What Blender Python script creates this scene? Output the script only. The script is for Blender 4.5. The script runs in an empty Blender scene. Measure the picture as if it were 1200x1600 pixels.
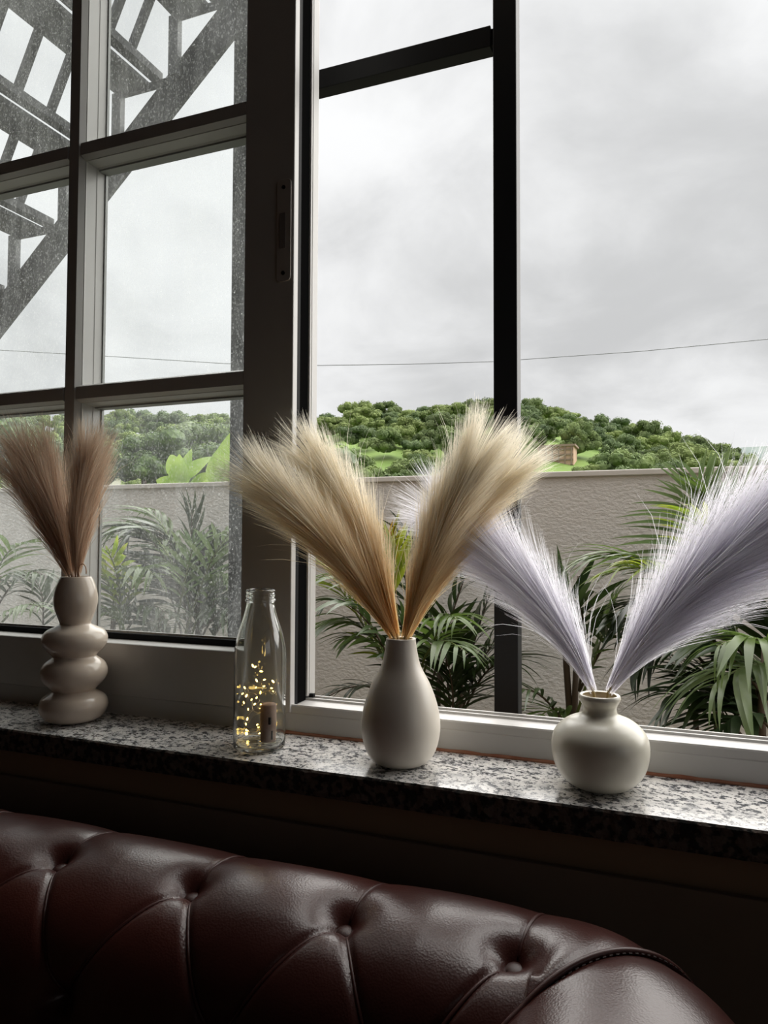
import bpy, bmesh, math, random
import numpy as np
from mathutils import Vector, Matrix, noise as mnoise

rng = np.random.default_rng(7)
random.seed(7)
C = bpy.context.scene.collection

# ------------------------------------------------------------------ camera
CAM = Vector((0.0, 0.0, 1.17))
F = 1130.0
RM = Matrix(((0.93072, -0.01023, -0.36560), (0.36572, 0.03547, 0.93005), (0.00345, -0.99932, 0.03676)))  # cam (x right, y down, z fwd) -> world
cam_d = bpy.data.cameras.new('camera')
cam_d.sensor_fit = 'VERTICAL'
cam_d.sensor_height = 24.0
cam_d.lens = 24.0 * F / 1600.0
cam_d.clip_start = 0.02
cam_d.clip_end = 2000
cam = bpy.data.objects.new('camera', cam_d)
C.objects.link(cam)
rx = RM.col[0]; ry = RM.col[1]; rz = RM.col[2]
cam.matrix_world = Matrix.Translation(CAM) @ Matrix((
    (rx.x, -ry.x, -rz.x), (rx.y, -ry.y, -rz.y), (rx.z, -ry.z, -rz.z))).to_4x4()
bpy.context.scene.camera = cam


def at(u, v, Y):
    r = RM @ Vector(((u - 600) / F, (v - 800) / F, 1.0))
    return CAM + r * (Y / r.y)


def ray(u, v):
    return RM @ Vector(((u - 600) / F, (v - 800) / F, 1.0))


# ------------------------------------------------------------------ world
sc = bpy.context.scene
sc.view_settings.view_transform = 'Standard'
sc.view_settings.look = 'None'
sc.view_settings.exposure = 0.30
sc.view_settings.gamma = 1.0
sc.view_settings.use_curve_mapping = False
sc.cycles.max_bounces = 18
sc.cycles.transmission_bounces = 10
sc.cycles.transparent_max_bounces = 16
sc.cycles.diffuse_bounces = 16
sc.cycles.glossy_bounces = 4
sc.cycles.sample_clamp_indirect = 6.0
sc.cycles.use_denoising = True
sc.cycles.blur_glossy = 0.5

W = bpy.data.worlds.new('overcast_sky')
sc.world = W
W.use_nodes = True
nt = W.node_tree
nt.nodes.clear()
n = nt.nodes.new


def wlink(a, b):
    nt.links.new(a, b)


out = n('ShaderNodeOutputWorld'); bg = n('ShaderNodeBackground')
wlink(bg.outputs[0], out.inputs[0])
tc = n('ShaderNodeTexCoord')
sep = n('ShaderNodeSeparateXYZ'); wlink(tc.outputs['Generated'], sep.inputs[0])


def wmath(op, a, b=None, c=None, clamp=False):
    m = n('ShaderNodeMath'); m.operation = op; m.use_clamp = clamp
    for i, v in enumerate((a, b, c)):
        if v is None: continue
        if isinstance(v, (int, float)): m.inputs[i].default_value = v
        else: wlink(v, m.inputs[i])
    return m.outputs[0]


zz = wmath('MAXIMUM', sep.outputs['Z'], 0.0)
den = wmath('ADD', zz, 0.35)
cx_ = wmath('DIVIDE', sep.outputs['X'], den)
cy_ = wmath('DIVIDE', sep.outputs['Y'], den)
comb = n('ShaderNodeCombineXYZ'); wlink(cx_, comb.inputs[0]); wlink(cy_, comb.inputs[1])


def wnoise(scale, detail, rough, dist, off):
    mp = n('ShaderNodeMapping'); mp.inputs['Location'].default_value = off
    wlink(comb.outputs[0], mp.inputs[0])
    t = n('ShaderNodeTexNoise'); t.inputs['Scale'].default_value = scale; t.inputs['Detail'].default_value = detail
    t.inputs['Roughness'].default_value = rough; t.inputs['Distortion'].default_value = dist
    wlink(mp.outputs[0], t.inputs[0])
    return t.outputs[0]


n1 = wnoise(1.1, 3, .5, .2, (.9, 0, 0))
n2 = wnoise(3.2, 7, .56, .35, (2.9, 3.0, 0))
mixn = wmath('ADD', wmath('MULTIPLY', n1, .65), wmath('MULTIPLY', n2, .35))
cr = n('ShaderNodeValToRGB'); wlink(mixn, cr.inputs[0])
cr.color_ramp.interpolation = 'EASE'
cr.color_ramp.elements[0].position = .36; cr.color_ramp.elements[0].color = (.51, .515, .52, 1)
cr.color_ramp.elements[1].position = .60; cr.color_ramp.elements[1].color = (.78, .785, .79, 1)
# overcast sky: brighter towards the zenith (CIE overcast law, softened)
lum = wmath('ADD', wmath('ADD', wmath('MULTIPLY', zz, .06), .93), wmath('MULTIPLY', wmath('MULTIPLY', zz, zz), .30))
vm = n('ShaderNodeVectorMath'); vm.operation = 'SCALE'
wlink(cr.outputs[0], vm.inputs[0]); wlink(lum, vm.inputs['Scale'])
wlink(vm.outputs[0], bg.inputs[0])
bg.inputs[1].default_value = 1.0


# the sun, spread wide by the cloud cover, high over the garden
sun_d = bpy.data.lights.new('veiled_sun', 'SUN'); sun_d.energy = 7.0; sun_d.angle = math.radians(110); sun_d.color = (1.0, .97, .92)
sun_o = bpy.data.objects.new('veiled_sun', sun_d); C.objects.link(sun_o)
sun_o.rotation_euler = Vector((-.35, -.60, -1.0)).to_track_quat('-Z', 'Y').to_euler()
# no ceiling lamp: the room section lets daylight in through wall openings
# ------------------------------------------------------------------ materials
MATS = {}


def mat(name, col, rough=.6, metal=0.0, spec=.5, noise=None, bump=None, trans=0.0, coat=0.0):
    """noise=(scale, colour2, lo, hi); bump=(scale, strength, distance)"""
    if name in MATS: return MATS[name]
    m = bpy.data.materials.new(name); m.use_nodes = True
    t = m.node_tree; b = t.nodes['Principled BSDF']
    b.inputs['Base Color'].default_value = (*col, 1)
    b.inputs['Roughness'].default_value = rough
    b.inputs['Metallic'].default_value = metal
    b.inputs['Specular IOR Level'].default_value = spec
    b.inputs['Transmission Weight'].default_value = trans
    b.inputs['Coat Weight'].default_value = coat
    co = t.nodes.new('ShaderNodeTexCoord')
    if noise:
        nn = t.nodes.new('ShaderNodeTexNoise'); nn.inputs['Scale'].default_value = noise[0]; nn.inputs['Detail'].default_value = 6
        t.links.new(co.outputs['Object'], nn.inputs[0])
        r = t.nodes.new('ShaderNodeValToRGB')
        r.color_ramp.elements[0].position = noise[2]; r.color_ramp.elements[0].color = (*col, 1)
        r.color_ramp.elements[1].position = noise[3]; r.color_ramp.elements[1].color = (*noise[1], 1)
        t.links.new(nn.outputs[0], r.inputs[0]); t.links.new(r.outputs[0], b.inputs['Base Color'])
    if bump:
        nb = t.nodes.new('ShaderNodeTexNoise'); nb.inputs['Scale'].default_value = bump[0]; nb.inputs['Detail'].default_value = 4
        t.links.new(co.outputs['Object'], nb.inputs[0])
        bp = t.nodes.new('ShaderNodeBump'); bp.inputs['Strength'].default_value = bump[1]; bp.inputs['Distance'].default_value = bump[2]
        t.links.new(nb.outputs[0], bp.inputs['Height']); t.links.new(bp.outputs[0], b.inputs['Normal'])
    MATS[name] = m
    return m


def leafmat(name, col, col2, translu=.35, rough=.45, nscale=3.0, random_amt=.0):
    if name in MATS: return MATS[name]
    m = bpy.data.materials.new(name); m.use_nodes = True
    t = m.node_tree; b = t.nodes['Principled BSDF']; o = t.nodes['Material Output']
    co = t.nodes.new('ShaderNodeTexCoord'); gi = t.nodes.new('ShaderNodeNewGeometry')
    nn = t.nodes.new('ShaderNodeTexNoise'); nn.inputs['Scale'].default_value = nscale; nn.inputs['Detail'].default_value = 3
    t.links.new(gi.outputs['Position'], nn.inputs[0])
    r = t.nodes.new('ShaderNodeValToRGB')
    r.color_ramp.elements[0].position = .38; r.color_ramp.elements[0].color = (*col, 1)
    r.color_ramp.elements[1].position = .62; r.color_ramp.elements[1].color = (*col2, 1)
    t.links.new(nn.outputs[0], r.inputs[0])
    hs = t.nodes.new('ShaderNodeHueSaturation'); oi = t.nodes.new('ShaderNodeObjectInfo')
    mr = t.nodes.new('ShaderNodeMapRange'); mr.inputs[3].default_value = 1 - random_amt; mr.inputs[4].default_value = 1 + random_amt
    t.links.new(oi.outputs['Random'], mr.inputs[0]); t.links.new(mr.outputs[0], hs.inputs['Value'])
    t.links.new(r.outputs[0], hs.inputs['Color'])
    t.links.new(hs.outputs[0], b.inputs['Base Color'])
    b.inputs['Roughness'].default_value = rough
    tr = t.nodes.new('ShaderNodeBsdfTranslucent'); t.links.new(hs.outputs[0], tr.inputs[0])
    mx = t.nodes.new('ShaderNodeMixShader'); mx.inputs[0].default_value = translu
    t.links.new(b.outputs[0], mx.inputs[1]); t.links.new(tr.outputs[0], mx.inputs[2]); t.links.new(mx.outputs[0], o.inputs[0])
    MATS[name] = m
    return m


def fibremat(name, root_col, tip_col, z0, z1, translu=.5):
    """pampas fibre: deeper colour near the vase, paler towards the tips (object height)"""
    m = bpy.data.materials.new(name); m.use_nodes = True
    t = m.node_tree; b = t.nodes['Principled BSDF']; o = t.nodes['Material Output']
    g = t.nodes.new('ShaderNodeNewGeometry'); s = t.nodes.new('ShaderNodeSeparateXYZ')
    t.links.new(g.outputs['Position'], s.inputs[0])
    mr = t.nodes.new('ShaderNodeMapRange'); mr.inputs[1].default_value = z0; mr.inputs[2].default_value = z1
    t.links.new(s.outputs['Z'], mr.inputs[0])
    r = t.nodes.new('ShaderNodeValToRGB')
    r.color_ramp.elements[0].color = (*root_col, 1); r.color_ramp.elements[1].color = (*tip_col, 1)
    t.links.new(mr.outputs[0], r.inputs[0])
    at_ = t.nodes.new('ShaderNodeAttribute'); at_.attribute_name = 'strand'; at_.attribute_type = 'GEOMETRY'
    mv = t.nodes.new('ShaderNodeMapRange'); mv.inputs[3].default_value = .86; mv.inputs[4].default_value = 1.02
    t.links.new(at_.outputs['Fac'], mv.inputs[0])
    hv = t.nodes.new('ShaderNodeHueSaturation'); t.links.new(mv.outputs[0], hv.inputs['Value']); t.links.new(r.outputs[0], hv.inputs['Color'])
    r = hv
    t.links.new(r.outputs[0], b.inputs['Base Color'])
    b.inputs['Roughness'].default_value = .38
    b.inputs['Specular IOR Level'].default_value = .6
    tr = t.nodes.new('ShaderNodeBsdfTranslucent'); t.links.new(r.outputs[0], tr.inputs[0])
    mx = t.nodes.new('ShaderNodeMixShader'); mx.inputs[0].default_value = translu
    t.links.new(b.outputs[0], mx.inputs[1]); t.links.new(tr.outputs[0], mx.inputs[2]); t.links.new(mx.outputs[0], o.inputs[0])
    return m


WHITE = mat('white_powder_coat', (.47, .46, .445), .42, bump=(90, .04, .002))
WHITE_IN = mat('white_upvc_frame', (.46, .45, .435), .38, noise=(6, (.42, .41, .395), .4, .7))
GASKET = mat('black_rubber', (.006, .006, .0065), .7, spec=.15)
BEADGREY = mat('grey_glazing_bead', (.30, .31, .30), .45)
BLACKSTEEL = mat('black_painted_steel', (.006, .0065, .008), .5, spec=.25, bump=(25, .05, .003))
BRUSH = mat('black_brush_seal', (.005, .005, .005), .9, spec=.0)
CERAMIC = mat('cream_ceramic', (.80, .74, .64), .33, noise=(5, (.84, .79, .70), .35, .7), bump=(30, .05, .002))
CERAMIC2 = mat('glossy_cream_ceramic', (.56, .47, .39), .18, noise=(5, (.60, .51, .43), .35, .7))
CERAMIC3 = mat('satin_cream_ceramic', (.80, .77, .65), .26, noise=(5, (.84, .81, .70), .35, .7))
CERAMIC_IN = mat('vase_inside', (.5, .42, .28), .6)
SILICONE = mat('terracotta_sealant', (.28, .10, .055), .7, noise=(40, (.36, .17, .10), .35, .7), bump=(60, .4, .003))
STEELGREY = mat('staircase_steel', (.025, .027, .030), .6, noise=(3, (.045, .047, .05), .4, .7))
WOOD = mat('wood_panel', (.16, .115, .08), .6, noise=(4, (.19, .14, .10), .4, .6))
PLASTER_IN = mat('brown_plaster', (.24, .155, .09), .8, bump=(80, .1, .003))
CEIL = mat('dark_ceiling', (.13, .085, .05), .9)
FLOOR = mat('dark_floor', (.09, .05, .03), .5)
BARK = mat('brown_bark', (.10, .07, .045), .9, bump=(8, .5, .02))


def granite():
    m = bpy.data.materials.new('speckled_granite'); m.use_nodes = True
    t = m.node_tree; b = t.nodes['Principled BSDF']
    co = t.nodes.new('ShaderNodeTexCoord')
    mp = t.nodes.new('ShaderNodeMapping'); mp.inputs['Scale'].default_value = (1, 1.15, 1)
    mp.inputs['Rotation'].default_value = (0, 0, .5)
    t.links.new(co.outputs['Object'], mp.inputs[0])

    def nz(scale, detail, rough):
        q = t.nodes.new('ShaderNodeTexNoise'); q.inputs['Scale'].default_value = scale
        q.inputs['Detail'].default_value = detail; q.inputs['Roughness'].default_value = rough
        t.links.new(mp.outputs[0], q.inputs[0]); return q.outputs[0]

    def ramp(src, p0, c0, p1, c1):
        r = t.nodes.new('ShaderNodeValToRGB')
        r.color_ramp.elements[0].position = p0; r.color_ramp.elements[0].color = (*c0, 1)
        r.color_ramp.elements[1].position = p1; r.color_ramp.elements[1].color = (*c1, 1)
        t.links.new(src, r.inputs[0]); return r.outputs[0]

    base = ramp(nz(45, 3, .5), .35, (.62, .605, .59), .7, (.80, .775, .74))
    g1 = ramp(nz(130, 6, .68), .44, (0, 0, 0), .50, (1, 1, 1))
    g2 = ramp(nz(70, 4, .6), .40, (0, 0, 0), .50, (1, 1, 1))
    mx = t.nodes.new('ShaderNodeMix'); mx.data_type = 'RGBA'; mx.blend_type = 'MIX'
    mx.inputs['A'].default_value = (.085, .09, .10, 1)
    t.links.new(g1, mx.inputs['Factor']); t.links.new(base, mx.inputs['B'])
    mx2 = t.nodes.new('ShaderNodeMix'); mx2.data_type = 'RGBA'; mx2.blend_type = 'MIX'
    mx2.inputs['A'].default_value = (.17, .18, .20, 1)
    md = t.nodes.new('ShaderNodeMix'); md.data_type = 'RGBA'; md.blend_type = 'MULTIPLY'; md.inputs['Factor'].default_value = .6
    t.links.new(mx.outputs['Result'], md.inputs['A']); 
    sp = ramp(nz(55, 4, .6), .34, (.30, .32, .35), .50, (1, 1, 1))
    t.links.new(sp, md.inputs['B'])
    # small black crystals
    v = ramp(nz(260, 3, .5), .36, (.08, .08, .09), .40, (1, 1, 1))
    me = t.nodes.new('ShaderNodeMix'); me.data_type = 'RGBA'; me.blend_type = 'MULTIPLY'; me.inputs['Factor'].default_value = 1
    t.links.new(md.outputs['Result'], me.inputs['A']); t.links.new(v, me.inputs['B'])
    t.links.new(me.outputs['Result'], b.inputs['Base Color'])
    b.inputs['Roughness'].default_value = .22
    b.inputs['Specular IOR Level'].default_value = .5
    return m


GRANITE = granite()
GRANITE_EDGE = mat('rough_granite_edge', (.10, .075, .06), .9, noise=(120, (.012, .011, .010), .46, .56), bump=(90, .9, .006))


def leather():
    m = bpy.data.materials.new('oxblood_leather'); m.use_nodes = True
    t = m.node_tree; b = t.nodes['Principled BSDF']
    co = t.nodes.new('ShaderNodeTexCoord')
    a = t.nodes.new('ShaderNodeTexNoise'); a.inputs['Scale'].default_value = 7; a.inputs['Detail'].default_value = 5
    t.links.new(co.outputs['Object'], a.inputs[0])
    r = t.nodes.new('ShaderNodeValToRGB')
    r.color_ramp.elements[0].position = .35; r.color_ramp.elements[0].color = (.036, .0095, .0075, 1)
    r.color_ramp.elements[1].position = .68; r.color_ramp.elements[1].color = (.060, .016, .012, 1)
    t.links.new(a.outputs[0], r.inputs[0]); t.links.new(r.outputs[0], b.inputs['Base Color'])
    b.inputs['Roughness'].default_value = .31
    b.inputs['Specular IOR Level'].default_value = .55
    v = t.nodes.new('ShaderNodeTexVoronoi'); v.inputs['Scale'].default_value = 520
    t.links.new(co.outputs['Object'], v.inputs[0])
    w = t.nodes.new('ShaderNodeTexNoise'); w.inputs['Scale'].default_value = 60; w.inputs['Detail'].default_value = 5
    t.links.new(co.outputs['Object'], w.inputs[0])
    b1 = t.nodes.new('ShaderNodeBump'); b1.inputs['Strength'].default_value = .14; b1.inputs['Distance'].default_value = .0009
    t.links.new(v.outputs['Distance'], b1.inputs['Height'])
    b2 = t.nodes.new('ShaderNodeBump'); b2.inputs['Strength'].default_value = .10; b2.inputs['Distance'].default_value = .003
    t.links.new(w.outputs[0], b2.inputs['Height']); t.links.new(b1.outputs[0], b2.inputs['Normal'])
    t.links.new(b2.outputs[0], b.inputs['Normal'])
    return m


LEATHER = leather()
LEATHER_PIPE = mat('leather_piping', (.055, .016, .013), .42)
THREAD = mat('dark_thread', (.02, .010, .008), .8)


def dusty_glass():
    m = bpy.data.materials.new('dusty_window_glass'); m.use_nodes = True
    t = m.node_tree; t.nodes.remove(t.nodes['Principled BSDF']); o = t.nodes['Material Output']
    co = t.nodes.new('ShaderNodeTexCoord')

    def nz(scale, vec, detail=4, rough=.6):
        mp = t.nodes.new('ShaderNodeMapping'); mp.inputs['Scale'].default_value = vec
        t.links.new(co.outputs['Object'], mp.inputs[0])
        q = t.nodes.new('ShaderNodeTexNoise'); q.inputs['Scale'].default_value = scale
        q.inputs['Detail'].default_value = detail; q.inputs['Roughness'].default_value = rough
        t.links.new(mp.outputs[0], q.inputs[0]); return q.outputs[0]

    def mr(src, a, b_, c, d):
        q = t.nodes.new('ShaderNodeMapRange'); q.inputs[1].default_value = a; q.inputs[2].default_value = b_
        q.inputs[3].default_value = c; q.inputs[4].default_value = d; t.links.new(src, q.inputs[0]); return q.outputs[0]

    def mth(op, a, b_):
        q = t.nodes.new('ShaderNodeMath'); q.operation = op
        for i, v in enumerate((a, b_)):
            if isinstance(v, (int, float)): q.inputs[i].default_value = v
            else: t.links.new(v, q.inputs[i])
        return q.outputs[0]

    film = mr(nz(9, (1, 1, .6), 6, .65), .35, .7, .018, .065)
    streak = mr(nz(60, (1, 1, .10), 3, .6), .45, .75, 0, .035)
    grit = mr(nz(420, (1, 1, .55), 2, .5), .57, .67, 0, .11)
    sp = t.nodes.new('ShaderNodeTexVoronoi'); sp.inputs['Scale'].default_value = 75
    t.links.new(co.outputs['Object'], sp.inputs[0])
    drops = mr(sp.outputs['Distance'], .05, .10, .35, 0)
    keep = mr(nz(22, (1, 1, 1), 2), .52, .58, 0, 1)
    drops = mth('MULTIPLY', drops, keep)
    fac = mth('ADD', mth('ADD', film, streak), mth('ADD', grit, drops))
    tr = t.nodes.new('ShaderNodeBsdfTransparent'); tr.inputs[0].default_value = (.97, .985, .98, 1)
    tl = t.nodes.new('ShaderNodeBsdfTranslucent'); tl.inputs[0].default_value = (.80, .82, .82, 1)
    mx = t.nodes.new('ShaderNodeMixShader')
    t.links.new(fac, mx.inputs[0]); t.links.new(tr.outputs[0], mx.inputs[1]); t.links.new(tl.outputs[0], mx.inputs[2])
    gl = t.nodes.new('ShaderNodeBsdfGlossy'); gl.inputs['Roughness'].default_value = .03
    lw = t.nodes.new('ShaderNodeFresnel'); lw.inputs[0].default_value = 1.35
    gg = t.nodes.new('ShaderNodeNewGeometry')   # reflection from the front surface of the sheet only
    ff_ = mth('MULTIPLY', lw.outputs[0], mth('SUBTRACT', 1.0, gg.outputs['Backfacing']))
    m2 = t.nodes.new('ShaderNodeMixShader'); t.links.new(ff_, m2.inputs[0])
    t.links.new(mx.outputs[0], m2.inputs[1]); t.links.new(gl.outputs[0], m2.inputs[2])
    t.links.new(m2.outputs[0], o.inputs[0])
    return m


DUSTY = dusty_glass()


def bottle_glass():
    m = bpy.data.materials.new('bottle_glass'); m.use_nodes = True
    b = m.node_tree.nodes['Principled BSDF']
    b.inputs['Base Color'].default_value = (.97, .985, .975, 1); b.inputs['Roughness'].default_value = 0.0
    b.inputs['Transmission Weight'].default_value = 1.0; b.inputs['IOR'].default_value = 1.47
    return m


BOTTLE = bottle_glass()


def emit(name, col, s):
    m = bpy.data.materials.new(name); m.use_nodes = True
    t = m.node_tree; t.nodes.remove(t.nodes['Principled BSDF'])
    e = t.nodes.new('ShaderNodeEmission'); e.inputs[0].default_value = (*col, 1); e.inputs[1].default_value = s
    t.links.new(e.outputs[0], t.nodes['Material Output'].inputs[0]); return m


# ------------------------------------------------------------------ mesh helpers
class MB:
    def __init__(s): s.v = []; s.f = []

    def box(s, x0, x1, y0, y1, z0, z1):
        k = len(s.v)
        s.v += [(x0, y0, z0), (x1, y0, z0), (x1, y1, z0), (x0, y1, z0), (x0, y0, z1), (x1, y0, z1), (x1, y1, z1), (x0, y1, z1)]
        s.f += [(k, k + 3, k + 2, k + 1), (k + 4, k + 5, k + 6, k + 7), (k, k + 1, k + 5, k + 4), (k + 1, k + 2, k + 6, k + 5), (k + 2, k + 3, k + 7, k + 6), (k + 3, k, k + 4, k + 7)]
        return s

    def prism_x(s, prof, x0, x1):
        """closed (y,z) profile extruded along x"""
        k = len(s.v); m = len(prof)
        s.v += [(x0, y, z) for y, z in prof] + [(x1, y, z) for y, z in prof]
        s.f += [(k + i, k + (i + 1) % m, k + m + (i + 1) % m, k + m + i) for i in range(m)]
        s.f += [tuple(range(k + m - 1, k - 1, -1)), tuple(range(k + m, k + 2 * m))]
        return s

    def poly_y(s, pts, y0, y1):
        """closed (x,z) polygon extruded along y"""
        k = len(s.v); m = len(pts)
        s.v += [(x, y0, z) for x, z in pts] + [(x, y1, z) for x, z in pts]
        s.f += [(k + i, k + (i + 1) % m, k + m + (i + 1) % m, k + m + i) for i in range(m)]
        s.f += [tuple(range(k + m - 1, k - 1, -1)), tuple(range(k + m, k + 2 * m))]
        return s

    def tube(s, pts, rad, seg=6, cap=True):
        pts = [Vector(p) for p in pts]; k = len(s.v); m = len(pts)
        if not hasattr(rad, '__len__'): rad = [rad] * m
        up = Vector((0.13, .31, 1)).normalized()
        for i, p in enumerate(pts):
            t = (pts[min(i + 1, m - 1)] - pts[max(i - 1, 0)]).normalized()
            a = t.cross(up)
            if a.length < 1e-3: a = t.cross(Vector((1, 0, 0)))
            a.normalize(); b = a.cross(t)
            for j in range(seg):
                an = 2 * math.pi * j / seg
                s.v.append(tuple(p + a * (rad[i] * math.cos(an)) + b * (rad[i] * math.sin(an))))
        for i in range(m - 1):
            for j in range(seg):
                s.f.append((k + i * seg + j, k + i * seg + (j + 1) % seg, k + (i + 1) * seg + (j + 1) % seg, k + (i + 1) * seg + j))
        if cap:
            s.f.append(tuple(range(k + seg - 1, k - 1, -1))); s.f.append(tuple(range(k + (m - 1) * seg, k + m * seg)))
        return s

    def lathe(s, prof, cx=0, cy=0, cz=0, seg=64, close=False):
        k = len(s.v); m = len(prof)
        for r, z in prof:
            for j in range(seg):
                a = 2 * math.pi * j / seg
                s.v.append((cx + r * math.cos(a), cy + r * math.sin(a), cz + z))
        rows = m if close else m - 1
        for i in range(rows):
            i2 = (i + 1) % m
            for j in range(seg):
                s.f.append((k + i * seg + j, k + i * seg + (j + 1) % seg, k + i2 * seg + (j + 1) % seg, k + i2 * seg + j))
        return s

    def mesh(s, name, smooth=False):
        me = bpy.data.meshes.new(name); me.from_pydata([tuple(v) for v in s.v], [], s.f)
        if smooth: me.polygons.foreach_set('use_smooth', [True] * len(me.polygons))
        me.update(); return me

    def build(s, name, m, parent=None, smooth=False, bevel=0, seg=2):
        me = s.mesh(name, smooth)
        if bevel:
            bm = bmesh.new(); bm.from_mesh(me)
            bmesh.ops.recalc_face_normals(bm, faces=bm.faces)
            bmesh.ops.bevel(bm, geom=bm.edges[:], offset=bevel, segments=seg, affect='EDGES', profile=.5)
            bm.to_mesh(me); bm.free()
        return link(name, me, m, parent)


def link(name, me, m, parent=None):
    if m is not None and not me.materials: me.materials.append(m)
    o = bpy.data.objects.new(name, me); C.objects.link(o)
    if parent is not None:
        o.parent = parent
        o.matrix_parent_inverse = Matrix.Translation(parent.location).inverted() if parent.parent is None else parent_inv(parent)
    return o


def parent_inv(p):
    # world matrix by hand: parents here only carry translations
    return Matrix.Identity(4)


def empty(name, loc=(0, 0, 0)):
    o = bpy.data.objects.new(name, None); C.objects.link(o); o.location = loc; o.empty_display_size = .05
    return o


def tag(o, label=None, cat=None, group=None, kind=None):
    if label: o['label'] = label
    if cat: o['category'] = cat
    if group: o['group'] = group
    if kind: o['kind'] = kind
    return o


def smooth_profile(pr, n_=6):
    """Catmull-Rom through (r,z) points"""
    P = [pr[0]] + list(pr) + [pr[-1]]; o = []
    for i in range(1, len(P) - 2):
        p0, p1, p2, p3 = [Vector((*p, 0)) for p in P[i - 1:i + 3]]
        for k in range(n_):
            t = k / n_
            q = .5 * ((2 * p1) + (-p0 + p2) * t + (2 * p0 - 5 * p1 + 4 * p2 - p3) * t * t + (-p0 + 3 * p1 - 3 * p2 + p3) * t ** 3)
            o.append((max(q.x, .0002), q.y))
    o.append(pr[-1]); return o


# ------------------------------------------------------------------ the setting: room
ZS = 0.904
X0, X1 = -1.30, 0.36           # window opening
ZT = 2.285
mb = MB()
mb.box(-3.2, X0, .765, .965, 0, 2.9).box(X1, 3.2, .765, .965, 0, 2.9).box(X0, X1, .765, .965, ZT, 2.9).box(X0, X1, .77, .965, 0, ZS - .032)
tag(mb.build('wall_front', PLASTER_IN), 'dark brown plaster wall around the window and below the sill', kind='structure')
tag(MB().box(-3.2, 3.2, -4.2, -4.05, 0, 2.9).build('wall_back', PLASTER_IN), kind='structure')
tag(MB().box(-3.35, -3.2, -4.2, .965, 0, 2.9).build('wall_left', PLASTER_IN), kind='structure')
# right wall: unseen window opening, added to brighten the room side of the vases
mb = MB(); mb.box(3.2, 3.35, -4.2, -2.2, 0, 2.9).box(3.2, 3.35, .0, .965, 0, 2.9).box(3.2, 3.35, -2.2, .0, 0, 1.0).box(3.2, 3.35, -2.2, .0, 2.1, 2.9)
tag(mb.build('wall_right', PLASTER_IN), kind='structure')
tag(MB().box(-3.35, 3.35, -4.2, .965, -.1, 0).build('floor', FLOOR), kind='structure')
tag(MB().box(-3.35, 3.35, -4.2, .965, 2.9, 3.0).build('ceiling', CEIL), kind='structure')
# projecting panel below the sill
tag(MB().box(-3.2, 3.2, .758, .7655, 0, .838).build('trim_2', WOOD, bevel=.001), 'dark wooden panel below the granite sill', kind='structure')

# granite sill: polished top, rough chipped front edge
nx = 420
vs = []; fs = []
xs = np.linspace(-1.6, .7, nx)
rr = np.random.default_rng(3)
for i, x in enumerate(xs):
    c = .0012 * mnoise.noise(Vector((x * 60, 0, 0))) + .0012 * mnoise.noise(Vector((x * 170, 3, 0)))
    d = .0015 * mnoise.noise(Vector((x * 90, 7, 0)))
    prof = [(.90, ZS), (.7535 + abs(c) * .8, ZS), (.7515 + c, ZS - .002 - abs(c) * 1.2), (.7525 + d, ZS - .012 + d), (.7515 + c, ZS - .024), (.754 + d, ZS - .030), (.90, ZS - .031)]
    vs += [(x, y, z) for y, z in prof]
m_ = 7
for i in range(nx - 1):
    for j in range(m_):
        a = i * m_ + j; b = i * m_ + (j + 1) % m_
        fs.append((a, b, b + m_, a + m_))
me = bpy.data.meshes.new('trim_1'); me.from_pydata(vs, [], fs)
sill = link('trim_1', me, GRANITE)
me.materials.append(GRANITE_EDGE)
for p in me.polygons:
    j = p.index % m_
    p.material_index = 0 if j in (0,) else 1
tag(sill, 'grey and white speckled granite windowsill with a rough front edge', kind='structure')

# terracotta sealant line where frame meets granite
ss = []
for i in range(90):
    x = -.50 + i * .0098
    ss.append((x, .8815 + .0006 * mnoise.noise(Vector((x * 50, 0, 0))), ZS + .0008))
mb = MB(); mb.tube(ss, [.0030 + .0012 * mnoise.noise(Vector((p[0] * 40, 5, 0))) for p in ss], 6)
tag(mb.build('trim_3', SILICONE, smooth=True), 'reddish brown sealant line between white window frame and granite', kind='structure')

# ------------------------------------------------------------------ window_1
win = empty('window_1', (0, .90, ZS)); tag(win, 'white framed sliding window with gridded sash slid to one side', kind='structure')


def wpart(mbx, name, m, parent=win, **k):
    return mbx.build(name, m, parent, **k)


# fixed frame: bottom kerb with tracks, jambs, head
kz = .943
prof = [(.8815, ZS), (.8815, kz - .012), (.8825, kz - .011), (.8825, kz - .002), (.8835, kz), (.8855, kz), (.8862, kz - .006), (.8885, kz - .006), (.8890, kz - .0015),
        (.8925, kz - .0015), (.8935, kz - .005), (.930, kz - .004), (.931, kz - .001), (.9345, kz - .001), (.9350, kz - .003), (.9400, kz - .003), (.9405, kz + .0008), (.9440, kz + .0008), (.945, kz - .02), (.945, ZS)]
wpart(MB().prism_x(prof, X0, X1), 'bottom_frame', WHITE_IN)
wpart(MB().box(.306, X1, .8815, .945, kz, ZT), 'jamb', WHITE_IN, bevel=.002)
wpart(MB().box(X0, -1.288, .8815, .945, kz, ZT), 'jamb', WHITE_IN, bevel=.001)
wpart(MB().box(X0, X1, .8815, .945, 2.262, ZT), 'head_frame', WHITE_IN, bevel=.001)

# inner sash
sash = bpy.data.objects.new('inner_sash', None); C.objects.link(sash); sash.parent = win
sash.matrix_parent_inverse = Matrix.Translation(win.location).inverted()
SY = .8790
wpart(MB().box(-.562, -.482, SY, .892, .9325, 2.262), 'stile', WHITE_IN, sash, bevel=.0012)
wpart(MB().box(-1.286, -1.205, SY, .892, .9325, 2.262), 'stile', WHITE_IN, sash, bevel=.0012)
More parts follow.
